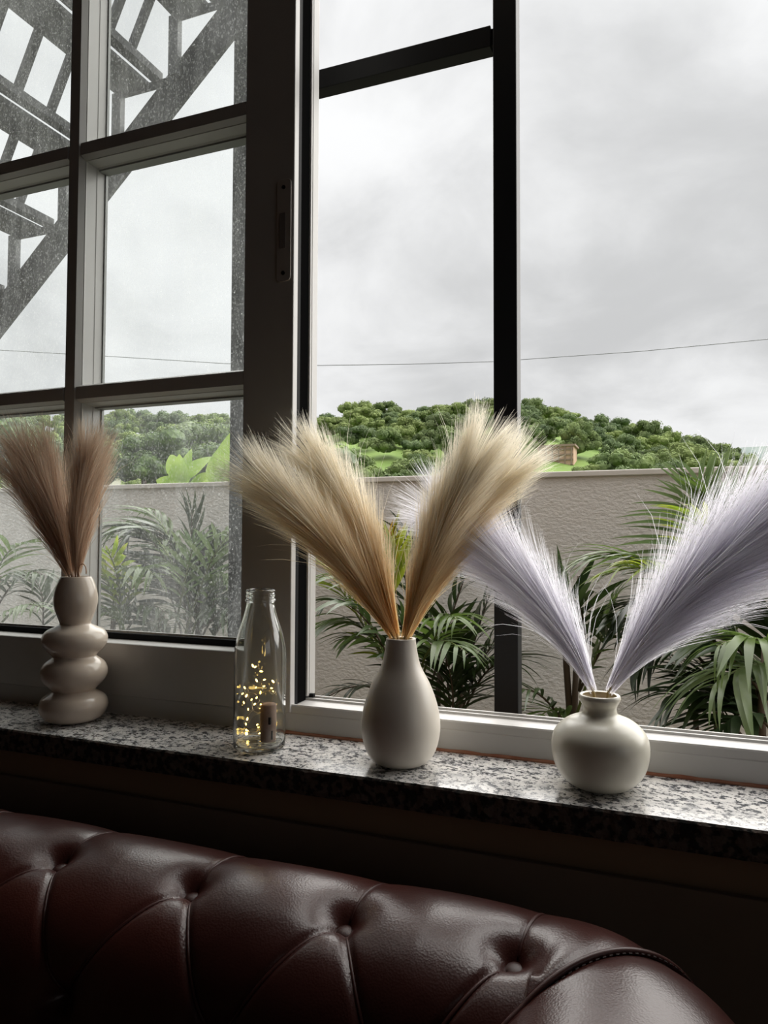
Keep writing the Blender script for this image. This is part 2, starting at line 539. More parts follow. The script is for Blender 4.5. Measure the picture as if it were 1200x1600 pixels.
# thick part of stiles behind the face, holds the glass (no wider than the face)
wpart(MB().box(-.562, -.4845, .892, .9045, .9325, 2.262), 'stile_core', GASKET, sash)
rail = [(SY, .9325), (SY, 1.0090), (SY + .0012, 1.0100), (.9165, 1.0100), (.9165, 1.0060), (.927, 1.0060), (.927, .9385), (.892, .9385), (.892, .9325)]
wpart(MB().prism_x(rail, -1.205, -.562), 'bottom_rail', WHITE_IN, sash)
wpart(MB().box(-1.205, -.562, .9168, .9235, 1.006, 1.0195), 'gasket', GASKET, sash)
wpart(MB().box(-1.205, -.562, .9238, .9275, 1.006, 1.0225), 'glazing_bead', WHITE, sash)
wpart(MB().box(-1.205, -.562, SY, .927, 2.180, 2.262), 'top_rail', WHITE_IN, sash, bevel=.001)

ym = [SY, SY, SY + .009, SY + .0095, SY + .0105, .912, .914, .935]


def muntin_prof(sgn):
    # half profile (offset, depth) front -> back ; returns list
    return [(.0098, SY), (.0140, SY + .0095), (.0132, SY + .0100), (.0132, SY + .0112), (.0144, SY + .0118), (.0152, .912), (.0160, .9135), (.0165, .935)]


hp = muntin_prof(1)
full = [(-o_, y_) for o_, y_ in hp[::-1]] + [(o_, y_) for o_, y_ in hp]
# vertical muntin
zb, zt = 1.006, 2.185
mb = MB(); k = len(full)
mb.v = [(-.883 + o_, y_, zb) for o_, y_ in full] + [(-.883 + o_, y_, zt) for o_, y_ in full]
mb.f = [(i, (i + 1) % k, k + (i + 1) % k, k + i) for i in range(k)]
vm_ = mb.build('muntin', WHITE_IN, sash)
for zc in (1.7915, 1.3985):
    for xa, xb in ((-1.205, -.8965), (-.8695, -.562)):
        wpart(MB().prism_x([(y_, zc + o_) for o_, y_ in full], xa, xb), 'muntin', WHITE_IN, sash)
# glass panes (6) and grey seat bead around each pane
cols = [(-1.205, -.8995), (-.8665, -.562)]
rows = [(1.012, 1.382), (1.415, 1.775), (1.808, 2.18)]
for (xa, xb) in cols:
    for (za, zb_) in rows:
        wpart(MB().box(xa - .004, xb + .004, .9352, .9392, za - .004, zb_ + .004), 'glass_pane', DUSTY, sash)
        mb = MB()
        mb.box(xa - .002, xa + .0022, .9300, .9350, za, zb_).box(xb - .0022, xb + .002, .9300, .9350, za, zb_)
        mb.box(xa, xb, .9170, .9350, zb_ - .0022, zb_ + .002)
        wpart(mb, 'pane_bead', BEADGREY, sash)
# light inner lip on the right of the vertical muntin
wpart(MB().box(-.8700, -.8685, .8905, .8935, 1.01, 2.18), 'muntin_lip', WHITE, sash)

# lock plate on the stile
mb = MB(); pts = []
x0p, x1p, z0p, z1p, rp = -.5085, -.4860, 1.5290, 1.6740, .006
for cx0, cz0, a0 in ((x1p - rp, z1p - rp, 0), (x0p + rp, z1p - rp, 90), (x0p + rp, z0p + rp, 180), (x1p - rp, z0p + rp, 270)):
    for q in range(5):
        a = math.radians(a0 + q * 22.5); pts.append((cx0 + rp * math.cos(a), cz0 + rp * math.sin(a)))
mb.poly_y(pts, SY - .0022, SY + .001)
lp = wpart(mb, 'lock_plate', mat('lock_metal', (.42, .39, .36), .35), sash, bevel=.0005)
mb = MB().box(-.5035, -.4935, SY - .0034, SY - .0020, 1.5755, 1.6260)
wpart(mb, 'finger_pull', mat('dark_pull', (.20, .18, .17), .5), sash, bevel=.0006)
for zc in (1.5405, 1.6625):
    wpart(MB().lathe([(.0001, 0), (.0028, 0), (.0028, .0012), (.0001, .0018)], seg=12), 'screw', BLACKSTEEL, sash).matrix_world = Matrix.Translation((-.4975, SY - .0022, zc)) @ Matrix.Rotation(math.pi / 2, 4, 'X')

# outer sash slid behind the inner one: the edge of its stile shows beside the brush gap
os_ = bpy.data.objects.new('outer_sash', None); C.objects.link(os_); os_.parent = win
os_.matrix_parent_inverse = Matrix.Translation(win.location).inverted()
wpart(MB().box(-.553, -.4845, .9046, .9290, .9395, 2.262), 'brush_seal', BRUSH, os_)
mb = MB().box(-.5535, -.4818, .9292, .9535, .9440, 2.262)
wpart(mb, 'stile', WHITE, os_, bevel=.001)
wpart(MB().box(-.4822, -.4812, .9345, .9352, .944, 2.262), 'stile_lip', WHITE_IN, os_)
wpart(MB().box(-.4818, -.4750, .9345, .9400, .9425, .9475), 'corner_stop', GASKET, os_)

# ------------------------------------------------------------------ outside: grille
g = empty('window_grille', (-.46, 1.115, 0)); tag(g, 'black steel grille posts and bar standing just outside the window', 'grille')
GY0, GY1 = 1.10, 1.13
MB().box(-.2505, -.2135, GY0, GY1, 0, 2.75).build('post', BLACKSTEEL, g, bevel=.0015)
MB().box(-.7305, -.6935, GY0, GY1, 0, 2.75).build('post', BLACKSTEEL, g, bevel=.0015)
MB().box(-.692, -.2545, GY0 + .001, GY1 - .001, 1.9505, 1.9848).build('bar', BLACKSTEEL, g, bevel=.0012)
MB().box(-.2545, -.2500, GY0 + .004, GY1 - .004, 1.9535, 1.9800).build('weld', BLACKSTEEL, g)

# garden ground and wall
tag(MB().box(-30, 30, .965, 45, -.12, 0).build('ground', mat('garden_soil', (.09, .08, .055), .95, noise=(2, (.10, .13, .05), .45, .6))), kind='structure')
WALLM = mat('grey_rendered_wall', (.63, .60, .575), .85, noise=(.9, (.545, .515, .495), .35, .75))
t = WALLM.node_tree; b = t.nodes['Principled BSDF']; co = t.nodes.new('ShaderNodeTexCoord')
mp = t.nodes.new('ShaderNodeMapping'); mp.inputs['Scale'].default_value = (1, 1, 1.7); t.links.new(co.outputs['Object'], mp.inputs[0])
q = t.nodes.new('ShaderNodeTexNoise'); q.inputs['Scale'].default_value = 46; q.inputs['Detail'].default_value = 6; q.inputs['Roughness'].default_value = .6
t.links.new(mp.outputs[0], q.inputs[0])
bp = t.nodes.new('ShaderNodeBump'); bp.inputs['Strength'].default_value = .6; bp.inputs['Distance'].default_value = .012
t.links.new(q.outputs[0], bp.inputs['Height']); t.links.new(bp.outputs[0], b.inputs['Normal'])
gw = empty('wall_garden', (0, 3.35, 0)); tag(gw, 'grey textured garden wall with a plain coping', kind='structure')
MB().box(-14, 9, 3.31, 3.50, 0, 1.448).build('render_face', WALLM, gw)
MB().box(-14, 9, 3.300, 3.51, 1.448, 1.474).build('coping', mat('pale_coping', (.60, .565, .535), .85, noise=(3, (.49, .46, .43), .4, .65)), gw, bevel=.004)

# ------------------------------------------------------------------ outside: staircase
YF, YN = 2.2, 1.45
k_ = YF / 3.0
stair = empty('staircase', (-3.0, 1.8, 0)); tag(stair, 'dark steel outdoor staircase with slatted treads rising past the upper panes', 'staircase')
tx0, tz0 = -2.6501 * k_, 1.17 + (3.5205 - 1.17) * k_     # rear far corner of the tread "one"
dx, dz = .2645, .2395
sl = 1.0 / 1.0
n_lo, n_hi = -11, 3


def stair_pt(i): return tx0 + dx * i, tz0 + dz * i


# stringers: sloping plates
lowA = (-3.527 * k_, 1.17 + (2.3274 - 1.17) * k_); lowB = (-1.9951 * k_, 1.17 + (3.6699 - 1.17) * k_)
upA = (-3.3814 * k_, 1.17 + (2.6884 - 1.17) * k_); upB = (-2.2835 * k_, 1.17 + (3.6597 - 1.17) * k_)
sL = (lowB[1] - lowA[1]) / (lowB[0] - lowA[0]); sU = (upB[1] - upA[1]) / (upB[0] - upA[0])


def zlow(x): return lowA[1] + sL * (x - lowA[0])
def zup(x): return upA[1] + sU * (x - upA[0])


xa_ = -5.0; xb_ = stair_pt(n_hi)[0] + .2
for y0_, y1_ in ((YF - .004, YF + .012),):
    MB().poly_y([(xa_, zlow(xa_)), (xb_, zlow(xb_)), (xb_, zup(xb_)), (xa_, zup(xa_))], y0_, y1_).build('stringer', STEELGREY, stair)
MB().poly_y([(xa_, zlow(xa_)), (xb_, zlow(xb_)), (xb_, zup(xb_)), (xa_, zup(xa_))], YN - .05, YN - .034).build('stringer', STEELGREY, stair)
for i in range(n_lo, n_hi + 1):
    x, z = stair_pt(i)
    # tread: four slats running away from the house, with narrow gaps
    w = .150 / 3
    for q in range(3):
        MB().box(x - .040 + q * (w + .0012), x - .040 + q * (w + .0012) + w, YN - .034, YF - .004, z, z + .018).build('tread_slat', STEELGREY, stair)
    MB().box(x + .126, x + .168, YN - .034, YF - .004, z + .015, z + .045).build('nosing_bar', STEELGREY, stair)
    # rear strut down to the stringer and toe bar under it
    MB().box(x - .052, x - .010, YF - .030, YF - .005, zup(x - .052) - .04, z).build('strut', STEELGREY, stair)
    MB().box(x - .010, x + .185, YF - .010, YF - .004, z - .012, z + .02).build('tread_end', STEELGREY, stair)
    # riser bars between this tread and the next
    for yy in (YN + .05, YN + .19, YN + .33, YN + .47, YN + .58):
        xn, zn = stair_pt(i + 1)
        MB().poly_y([(x + .130, z + .03), (x + .150, z + .03), (xn - .010, zn), (xn - .030, zn)], yy, yy + .028).build('riser_bar', STEELGREY, stair)

# ------------------------------------------------------------------ cable
cb = [CAM + ray(u, v) * (d / 1.0) for u, v, d in ((-500, 545, 14), (-200, 547, 14), (0, 547, 14), (190, 558, 14), (350, 568, 14), (500, 571, 14), (640, 569, 14), (770, 565, 14), (1000, 549, 14), (1200, 530, 14), (1500, 495, 14))]
tag(MB().tube(cb, .008, 5).build('overhead_cable', mat('grey_cable', (.22, .23, .24), .7)), 'thin grey cable strung across the sky above the hill', 'cable')
# pole that carries it, beyond the left edge of the view
p_ = cb[0]
tag(MB().tube([(p_.x, p_.y, 0), (p_.x, p_.y, p_.z + .4)], .07, 10).build('cable_pole', BARK), 'round pole carrying the overhead cable', 'pole')
p_ = cb[-1]
tag(MB().tube([(p_.x, p_.y, 0), (p_.x, p_.y, p_.z + .4)], .07, 10).build('cable_pole', BARK), 'round pole at the far end of the overhead cable', 'pole')

# ------------------------------------------------------------------ hill
SKY = [(-900, 640), (-200, 645), (0, 650), (250, 655), (495, 664), (545, 650), (600, 645), (650, 650), (700, 640), (760, 634), (815, 640), (870, 648), (930, 658), (1000, 672), (1060, 688), (1110, 700), (1150, 712), (1200, 722), (1500, 735), (2200, 740)]
tab = []
for u, v in SKY:
    r_ = ray(u, v); tab.append((math.atan2(r_.x, r_.y), r_.z / math.hypot(r_.x, r_.y)))
tab.sort()
AZ = np.array([a for a, _ in tab]); EL = np.array([e for _, e in tab])
D0, D1 = 45.0, 170.0
TREE_H = 4.6


def ground_h(az, r):
    H = float(np.interp(az, AZ, EL)) * D1 + 1.17 - TREE_H
    s_ = min(max((r - D0) / (D1 - D0), 0), 1.35)
    f_ = s_ * s_ * (3 - 2 * s_) if s_ < 1 else 1 - (s_ - 1) * .9
    bumpy = 1.2 * mnoise.noise(Vector((az * 9, r * .03, 0)))
    return max(H * f_ + bumpy * min(s_, 1), -.1)


na, nr = 120, 50
vs = []; fs = []
azs = np.linspace(-1.25, .85, na); rs = np.linspace(30, 225, nr)
for a in azs:
    for r_ in rs:
        vs.append((r_ * math.sin(a), r_ * math.cos(a), ground_h(a, r_)))
for i in range(na - 1):
    for j in range(nr - 1):
        q = i * nr + j; fs.append((q, q + nr, q + nr + 1, q + 1))
me = bpy.data.meshes.new('hill'); me.from_pydata(vs, [], fs); me.polygons.foreach_set('use_smooth', [True] * len(fs))
tag(link('hill', me, mat('hill_grass', (.13, .21, .04), .9, noise=(.12, (.19, .28, .065), .4, .62), bump=(.8, .4, .3))), 'grassy hill behind the garden wall', kind='structure')
# far ridge: distance haze is mixed into its pale base colour
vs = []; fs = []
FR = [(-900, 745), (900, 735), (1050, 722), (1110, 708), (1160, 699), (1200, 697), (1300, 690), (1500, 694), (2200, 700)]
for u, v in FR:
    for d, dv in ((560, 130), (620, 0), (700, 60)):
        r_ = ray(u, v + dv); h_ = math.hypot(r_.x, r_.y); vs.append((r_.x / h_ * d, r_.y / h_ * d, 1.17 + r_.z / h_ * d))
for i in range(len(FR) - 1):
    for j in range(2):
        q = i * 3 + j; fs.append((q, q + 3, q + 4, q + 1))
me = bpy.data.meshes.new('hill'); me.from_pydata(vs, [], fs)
tag(link('hill', me, mat('haze_tinted_forest', (.26, .31, .29), 1, noise=(.05, (.31, .36, .33), .4, .6))), 'pale distant ridge beyond the hill', kind='structure')


def crown_mesh(name, seed, nleaf=900, leaf=.30, nblob=9, flat=.75, small=.75):
    r = np.random.default_rng(seed)
    cs = []; 
    for i in range(nblob):
        a = r.uniform(0, 2 * math.pi); rad = r.uniform(0, 1) ** .6 * .78
        cs.append((rad * math.cos(a), rad * math.sin(a), r.uniform(-.35, .5) * flat, r.uniform(.26, .52) * small))
    bm = bmesh.new()
    for cx, cy, cz, R in cs:
        bmesh.ops.create_icosphere(bm, subdivisions=2, radius=R * .90, matrix=Matrix.Translation((cx, cy, cz)) @ Matrix.Diagonal((1, 1, flat, 1)))
    for v in bm.verts:
        v.co += v.co.normalized() * (.10 * mnoise.noise(v.co * 6 + Vector((seed, 0, 0))))
    me = bpy.data.meshes.new(name); bm.to_mesh(me); bm.free()
    vv = [tuple(v.co) for v in me.vertices]; ff = [tuple(p.vertices) for p in me.polygons]
    for i in range(nleaf):
        cx, cy, cz, R = cs[r.integers(nblob)]
        d = r.normal(size=3); d /= np.linalg.norm(d)
        if d[2] < -.4: d[2] *= -1
        R2 = R * r.uniform(.85, 1.30)
        p = np.array([cx + d[0] * R2, cy + d[1] * R2, cz + d[2] * R2 * flat])
        t1 = np.cross(d, r.normal(size=3)); t1 /= np.linalg.norm(t1) + 1e-9; t2 = np.cross(d, t1) + d * r.uniform(-.5, .5)
        s_ = leaf * r.uniform(.12, .32)
        k = len(vv)
        vv += [tuple(p - t1 * s_), tuple(p + t2 * s_ * .6), tuple(p + t1 * s_), tuple(p - t2 * s_ * .6)]
        ff.append((k, k + 1, k + 2, k + 3))
    bpy.data.meshes.remove(me)
    me = bpy.data.meshes.new(name); me.from_pydata(vv, [], ff); return me


HILLTREE = [leafmat('hill_foliage_a', (.085, .125, .042), (.16, .21, .072), .15, .9, .35, .28), leafmat('hill_foliage_b', (.15, .20, .06), (.24, .30, .10), .15, .9, .35, .2), leafmat('hill_foliage_c', (.075, .115, .048), (.135, .185, .075), .15, .9, .35, .25)]
crowns = []
for i in range(6):
    me = crown_mesh('tree_crown', 20 + i, 2600, .20, 22, .8, .55); me.materials.append(HILLTREE[i % 3]); crowns.append(me)


def to_px(p):
    c = RM.transposed() @ (Vector(p) - CAM)
    return (600 + F * c.x / c.z, 800 + F * c.y / c.z, c.z)


cnt = 0; tries = 0; placed = []
while cnt < 290 and tries < 9000:
    tries += 1
    uu = rng.uniform(-60, 1290) if rng.random() < .25 else rng.uniform(480, 1260)
    az = math.atan2(ray(uu, 740).x, ray(uu, 740).y)
    r_ = D1 - abs(rng.normal()) * 50 if rng.random() < .75 else rng.uniform(70, 170)
    if r_ < 70 or r_ > 176: continue
    x, y = r_ * math.sin(az), r_ * math.cos(az); z = ground_h(az, r_)
    size = rng.uniform(2.6, 4.6)
    px = to_px((x, y, z + size * .7))
    if px[1] > 775: continue
    hs_ = size * F / px[2]
    if 485 < px[0] < 628 and 668 < px[1] < 722 and rng.random() < .97: continue
    if 668 < px[0] < 750 and 666 < px[1] < 722 and rng.random() < .92: continue
    if 826 < px[0] < 914 and px[1] > 684 and r_ < 110: continue
    if any((x - a) ** 2 + (y - b) ** 2 < (.72 * (size + c_)) ** 2 for a, b, c_ in placed): continue
    placed.append((x, y, size))
    ci = int(rng.integers(6)); me = crowns[ci]
    o = link('hillside_tree', me, None); s_ = size
    o.matrix_world = Matrix.Translation((x, y, z + s_ * .62)) @ Matrix.Rotation(rng.uniform(0, 6.28), 4, 'Z') @ Matrix.Diagonal((s_ * rng.uniform(.8, 1.1), s_ * rng.uniform(.8, 1.1), s_ * rng.uniform(.8, 1.15), 1))
    kd_ = ('dark green', 'light yellowish green', 'dull green')[ci % 3]
    zn_ = 'along the skyline of the hill' if r_ > 150 else ('low on the hill just above the wall' if r_ < 105 else 'on the slope of the hill')
    tag(o, '%s round tree %s' % (kd_, zn_), 'tree', '%s trees %s' % (kd_, zn_))
    cnt += 1

# peach building with columns at the foot of the hill
bd = 104.0
pc = CAM + ray(868, 738) * (bd / ray(868, 738).y)
bz = ground_h(math.atan2(pc.x, pc.y), math.hypot(pc.x, pc.y)) - .5
bt = (CAM + ray(868, 698) * (bd / ray(868, 698).y)).z
hb = empty('hillside_building', (pc.x, pc.y, bz)); tag(hb, 'small peach coloured building with dark columns at the foot of the hill', 'building')
PEACH = mat('peach_render', (.62, .42, .31), .9); DK = mat('brown_openings', (.30, .22, .17), .9)
hw = 2.5
MB().box(pc.x - hw, pc.x + hw, pc.y, pc.y + 4, bz, bt).build('wall', PEACH, hb)
MB().box(pc.x - hw - .3, pc.x + hw + .3, pc.y - .3, pc.y + 4.3, bt, bt + .28).build('roof', DK, hb)
for i in range(6):
    xx = pc.x - hw + .25 + i * .88
    MB().box(xx, xx + .16, pc.y - .22, pc.y - .02, bz, bt).build('column', DK, hb)
for zz_ in (.25, .52, .8):
    MB().box(pc.x - hw, pc.x + hw, pc.y - .12, pc.y - .01, bz + (bt - bz) * zz_, bz + (bt - bz) * zz_ + .22).build('floor_band', DK, hb)
# house with a red roof
p1 = at(60, 716, 34); p2 = at(104, 732, 34)
hr = empty('red_roofed_house', (p1.x, p1.y, 0)); tag(hr, 'house with red sloping roof seen behind the brown pampas plumes', 'house')
MB().box(p1.x - 3, p2.x - .25, 34, 39, 0, p2.z - .05).build('wall', mat('cream_render', (.5, .47, .42), .9), hr)
MB().poly_y([(p1.x - 3.2, p2.z - .1), (p1.x - .4, p1.z + .35), (p1.x, p1.z + .1), (p2.x, p2.z), (p2.x, p2.z - .14), (p1.x, p1.z - .08), (p1.x - .4, p1.z + .15), (p1.x - 3.2, p2.z - .3)], 33.6, 39.4).build('roof', mat('red_tiles', (.45, .10, .08), .8), hr)


# nearer trees just behind the garden wall
def near_tree(u, v, Y, size, seed, m, label, hgt=1.0, trunk=True, nleaf=5000, leaf=.16):
    c = at(u, v, Y)
    root = empty('garden_tree', (c.x, c.y, 0)); tag(root, label, 'tree')
    me = crown_mesh('crown', seed, nleaf, leaf, 26, .85, .62)
    me.materials.append(m)
    o = link('crown', me, None, root)
    o.matrix_basis = Matrix.Identity(4)
    o.matrix_parent_inverse = Matrix.Identity(4)
    o.matrix_basis = Matrix.Translation((0, 0, c.z)) @ Matrix.Diagonal((size, size, size * hgt, 1))
    MB().tube([(c.x, c.y, -.05), (c.x + .05, c.y, c.z * .5), (c.x, c.y, c.z)], [size * .09, size * .07, size * .04], 10).build('trunk', BARK, root, smooth=True)


NT1 = leafmat('garden_foliage_dark', (.035, .075, .010), (.10, .17, .025), .2, .5, 2.5, .1)
NT2 = leafmat('garden_foliage_mid', (.06, .11, .02), (.15, .22, .04), .25, .5, 1.2, .1)
near_tree(452, 735, 11.0, 1.20, 71, NT1, 'dark green tree just behind the wall beside the open window edge', 1.0)
near_tree(310, 712, 30.0, 2.9, 72, NT2, 'tall leafy tree rising behind the wall seen through the lower right pane', 1.0, leaf=.12)
near_tree(225, 722, 26.0, 2.3, 73, NT1, 'leafy tree to one side of the tall tree behind the gridded sash', 1.0, leaf=.12)
near_tree(95, 722, 30.0, 2.0, 76, NT2, 'tree behind the wall between the brown plumes and the muntin', 1.1, leaf=.12)
near_tree(-10, 705, 24.0, 2.4, 77, NT1, 'tree behind the wall at the edge of the lower left pane', 1.1, leaf=.12)
near_tree(370, 735, 22.0, 1.6, 78, NT1, 'rounded tree behind the wall next to the sash stile', 1.0, leaf=.14)


# leaf strip with a midrib fold
def leaf_mesh(name, length, width, droop, segs=6, fold=.25, tipw=.0, basew=.35):
    vv = []; ff = []
    for i in range(segs + 1):
        s_ = i / segs
        w = width * .5 * (basew + (1 - basew) * math.sin(min(s_ * 2.2, 1) * math.pi / 2)) * (1 - s_ ** 2.6) + .0006
        x = length * (s_ - .18 * droop * s_ * s_); z = length * (-droop * s_ * s_ * .6)
        vv += [(x, -w, z + w * fold), (x, 0, z), (x, w, z + w * fold)]
    for i in range(segs):
        a = i * 3; ff += [(a, a + 1, a + 4, a + 3), (a + 1, a + 2, a + 5, a + 4)]
    me = bpy.data.meshes.new(name); me.from_pydata(vv, [], ff); me.polygons.foreach_set('use_smooth', [True] * len(ff)); return me


PALMG = leafmat('palm_leaf_green', (.045, .075, .016), (.10, .16, .03), .42, .30, 4.0, .22)
PALMD = leafmat('palm_leaf_dark', (.016, .030, .010), (.038, .062, .016), .28, .30, 4.0, .22)
PALMY = leafmat('palm_leaf_yellow', (.16, .24, .02), (.30, .34, .03), .5, .30, 9.0, .22)
PALMO = leafmat('palm_leaf_orange', (.24, .26, .02), (.42, .20, .02), .5, .35, 16.0, .2)
PALMP = leafmat('palm_leaf_pale', (.09, .14, .055), (.14, .19, .08), .35, .28, 5.0, .15)
LV = {}
for nm, m in (('g', PALMG), ('d', PALMD), ('y', PALMY), ('o', PALMO), ('p', PALMP)):
    LV[nm] = []
    for dr in (.25, .55, .95):
        me = leaf_mesh('leaflet', 1.0, .105, dr); me.materials.append(m); LV[nm].append(me)
STEMG = mat('green_palm_stem', (.10, .13, .03), .5); STEMB = mat('brown_palm_stem', (.06, .04, .025), .7)


def bez(a, b, c, t): return a * (1 - t) ** 2 + b * (2 * t * (1 - t)) + c * t * t


def frond(root, P, L, npair, kind='g', t0=.22, ang=55, droop=1, width=1.0, merged=False, roll=0.0, seed=0):
    """P: three world points of the rachis; leaflets hang from both sides"""
    r = random.Random(seed * 7 + 1)
    a, b, c = [Vector(p) for p in P]
    N_ = 12; pts = [bez(a, b, c, i / N_) for i in range(N_ + 1)]
    fr = MB().tube(pts, [.006 * (1 - .75 * i / N_) for i in range(N_ + 1)], 5).build('frond', STEMG if kind != 'd' else STEMB, root, smooth=True)
    mats = []
    for i in range(npair):
        t = t0 + (1 - t0) * (i + .5) / npair
        p = bez(a, b, c, t); T = (bez(a, b, c, min(t + .03, 1)) - bez(a, b, c, t - .03)).normalized()
        S = T.cross(Vector((0, 0, 1)))
        if S.length < .25: S = T.cross(Vector((.2, 1, 0)))
        S.normalize(); S = (Matrix.Rotation(roll, 3, T) @ S)
        U = S.cross(T).normalized()
        le = L * (math.sin(math.pi * min(1, .20 + .74 * (t - t0) / (1 - t0))) ** .7) * r.uniform(.85, 1.1)
        an = math.radians(ang * (1 - .45 * t) + r.uniform(-6, 6))
        for sg in (-1, 1):
            d = (T * math.cos(an) + S * (sg * math.sin(an)) + U * r.uniform(.05, .35)).normalized()
            up = (U + Vector((0, 0, .6)) + Vector((r.uniform(-.3, .3), r.uniform(-.3, .3), 0))).normalized()
            sd = up.cross(d).normalized(); up2 = d.cross(sd)
            M = Matrix(((d.x, sd.x, up2.x, p.x), (d.y, sd.y, up2.y, p.y), (d.z, sd.z, up2.z, p.z), (0, 0, 0, 1))) @ Matrix.Diagonal((le, le * width * r.uniform(.8, 1.15), le, 1))
            mats.append((M, r.choice(LV[kind][droop:droop + 2] if droop < 2 else LV[kind][2:])))
    if merged:
        vv = []; ff = []
        for M, me in mats:
            k = len(vv); vv += [tuple(M @ v.co) for v in me.vertices]; ff += [tuple(k + q for q in p.vertices) for p in me.polygons]
        me = bpy.data.meshes.new('leaflets'); me.from_pydata(vv, [], ff); me.materials.append(LV[kind][0].materials[0])
        o = bpy.data.objects.new('leaflets', me); C.objects.link(o); o.parent = fr; o['kind'] = 'stuff'
        o.matrix_parent_inverse = Matrix.Identity(4)
        o.matrix_basis = Matrix.Translation(Vector((0, 0, 0)))
    else:
        for M, me in mats:
            o = bpy.data.objects.new('leaflet', me); C.objects.link(o); o.parent = fr
            o.matrix_basis = M
    return fr


def palm(label, base, stems, fronds):
    root = empty('areca_palm', base); tag(root, label, 'palm', 'areca palms along the garden wall')
    for s_ in stems:
        MB().tube([Vector(p) for p in s_], [.013] * (len(s_) - 1) + [.009], 8).build('stem', STEMB, root, smooth=True)
    for i, fd in enumerate(fronds):
        (pts, L, n_, kd, opt) = fd
        frond(root, [at(*p) for p in pts], L, n_, kd, seed=i + int(base[0] * 10), **opt)
    return root


def gpt(u, v, Y):  # point on the ground below a pixel
    p = at(u, v, Y); return Vector((p.x, p.y, 0.0))


# palm behind the pear vase
b_ = gpt(640, 1000, 2.85)
palm('areca palm behind the pear shaped vase, with upright yellowing leaflets', b_, [[b_, at(640, 1100, 2.85), at(630, 1000, 2.85)], [b_ + Vector((.08, 0, 0)), at(690, 1000, 2.85)]], [
    ([(618, 1080, 2.8), (604, 930, 2.8), (604, 838, 2.8)], .24, 8, 'o', dict(t0=.62, ang=28, droop=0, width=1.0)),
    ([(618, 1080, 2.78), (612, 940, 2.75), (618, 850, 2.75)], .22, 8, 'y', dict(t0=.6, ang=30, droop=0, width=.9)),
    ([(640, 1080, 2.75), (600, 880, 2.7), (500, 905, 2.6)], .28, 13, 'g', dict(droop=2)),
    ([(640, 1080, 2.70), (570, 930, 2.6), (492, 990, 2.5)], .26, 12, 'g', dict(droop=2)),
    ([(640, 1100, 2.75), (560, 960, 2.7), (505, 880, 2.7)], .26, 12, 'y', dict(droop=1)),
    ([(650, 1100, 2.70), (640, 930, 2.65), (560, 900, 2.6)], .28, 12, 'd', dict(droop=1)),
    ([(650, 1100, 2.8), (690, 930, 2.7), (715, 970, 2.5)], .24, 11, 'g', dict(droop=2, width=1.3)),
    ([(650, 1100, 2.8), (660, 960, 2.6), (730, 1020, 2.4)], .20, 10, 'p', dict(droop=2, width=1.2)),
    ([(660, 1120, 2.9), (720, 900, 2.9), (745, 860, 2.9)], .26, 12, 'd', dict(droop=1)),
    ([(660, 1120, 2.9), (620, 880, 2.95), (640, 830, 2.95)], .26, 12, 'd', dict(droop=1)),
    ([(650, 1130, 2.7), (590, 1040, 2.6), (510, 1090, 2.5)], .20, 8, 'd', dict(droop=1)),
    ([(640, 1110, 2.6), (580, 930, 2.5), (515, 940, 2.4)], .24, 9, 'd', dict(droop=2, width=1.5)),
    ([(640, 1110, 2.65), (600, 980, 2.6), (540, 1000, 2.5)], .22, 9, 'g', dict(droop=2, width=1.6)),
    ([(640, 1110, 2.7), (610, 900, 2.7), (560, 880, 2.7)], .24, 10, 'd', dict(droop=2, width=1.5)),
])
b_ = gpt(710, 1000, 3.0)
palm('dark areca palm between the pear shaped vase and the black post', b_, [[b_, at(720, 1080, 3.0), at(715, 980, 3.0)], [b_ + Vector((-.1, 0, 0)), at(690, 1020, 3.0)]], [
    ([(700, 1150, 3.0), (690, 1000, 2.9), (655, 930, 2.9)], .30, 13, 'd', dict(droop=1)),
    ([(700, 1150, 2.9), (740, 1000, 2.9), (765, 930, 2.9)], .30, 13, 'd', dict(droop=1)),
    ([(710, 1150, 2.9), (760, 1010, 2.8), (800, 1040, 2.7)], .30, 12, 'd', dict(droop=2)),
    ([(710, 1150, 2.9), (690, 1030, 2.8), (700, 960, 2.8)], .30, 12, 'd', dict(droop=2)),
    ([(710, 1160, 2.9), (730, 1060, 2.8), (780, 990, 2.8)], .28, 12, 'd', dict(droop=1)),
    ([(700, 1160, 2.8), (720, 1080, 2.7), (690, 1010, 2.7)], .26, 12, 'd', dict(droop=1)),
    ([(700, 1160, 2.8), (650, 1080, 2.7), (620, 1040, 2.7)], .26, 12, 'd', dict(droop=1)),
    ([(720, 1160, 2.8), (760, 1100, 2.7), (800, 1120, 2.6)], .24, 10, 'd', dict(droop=1)),
])
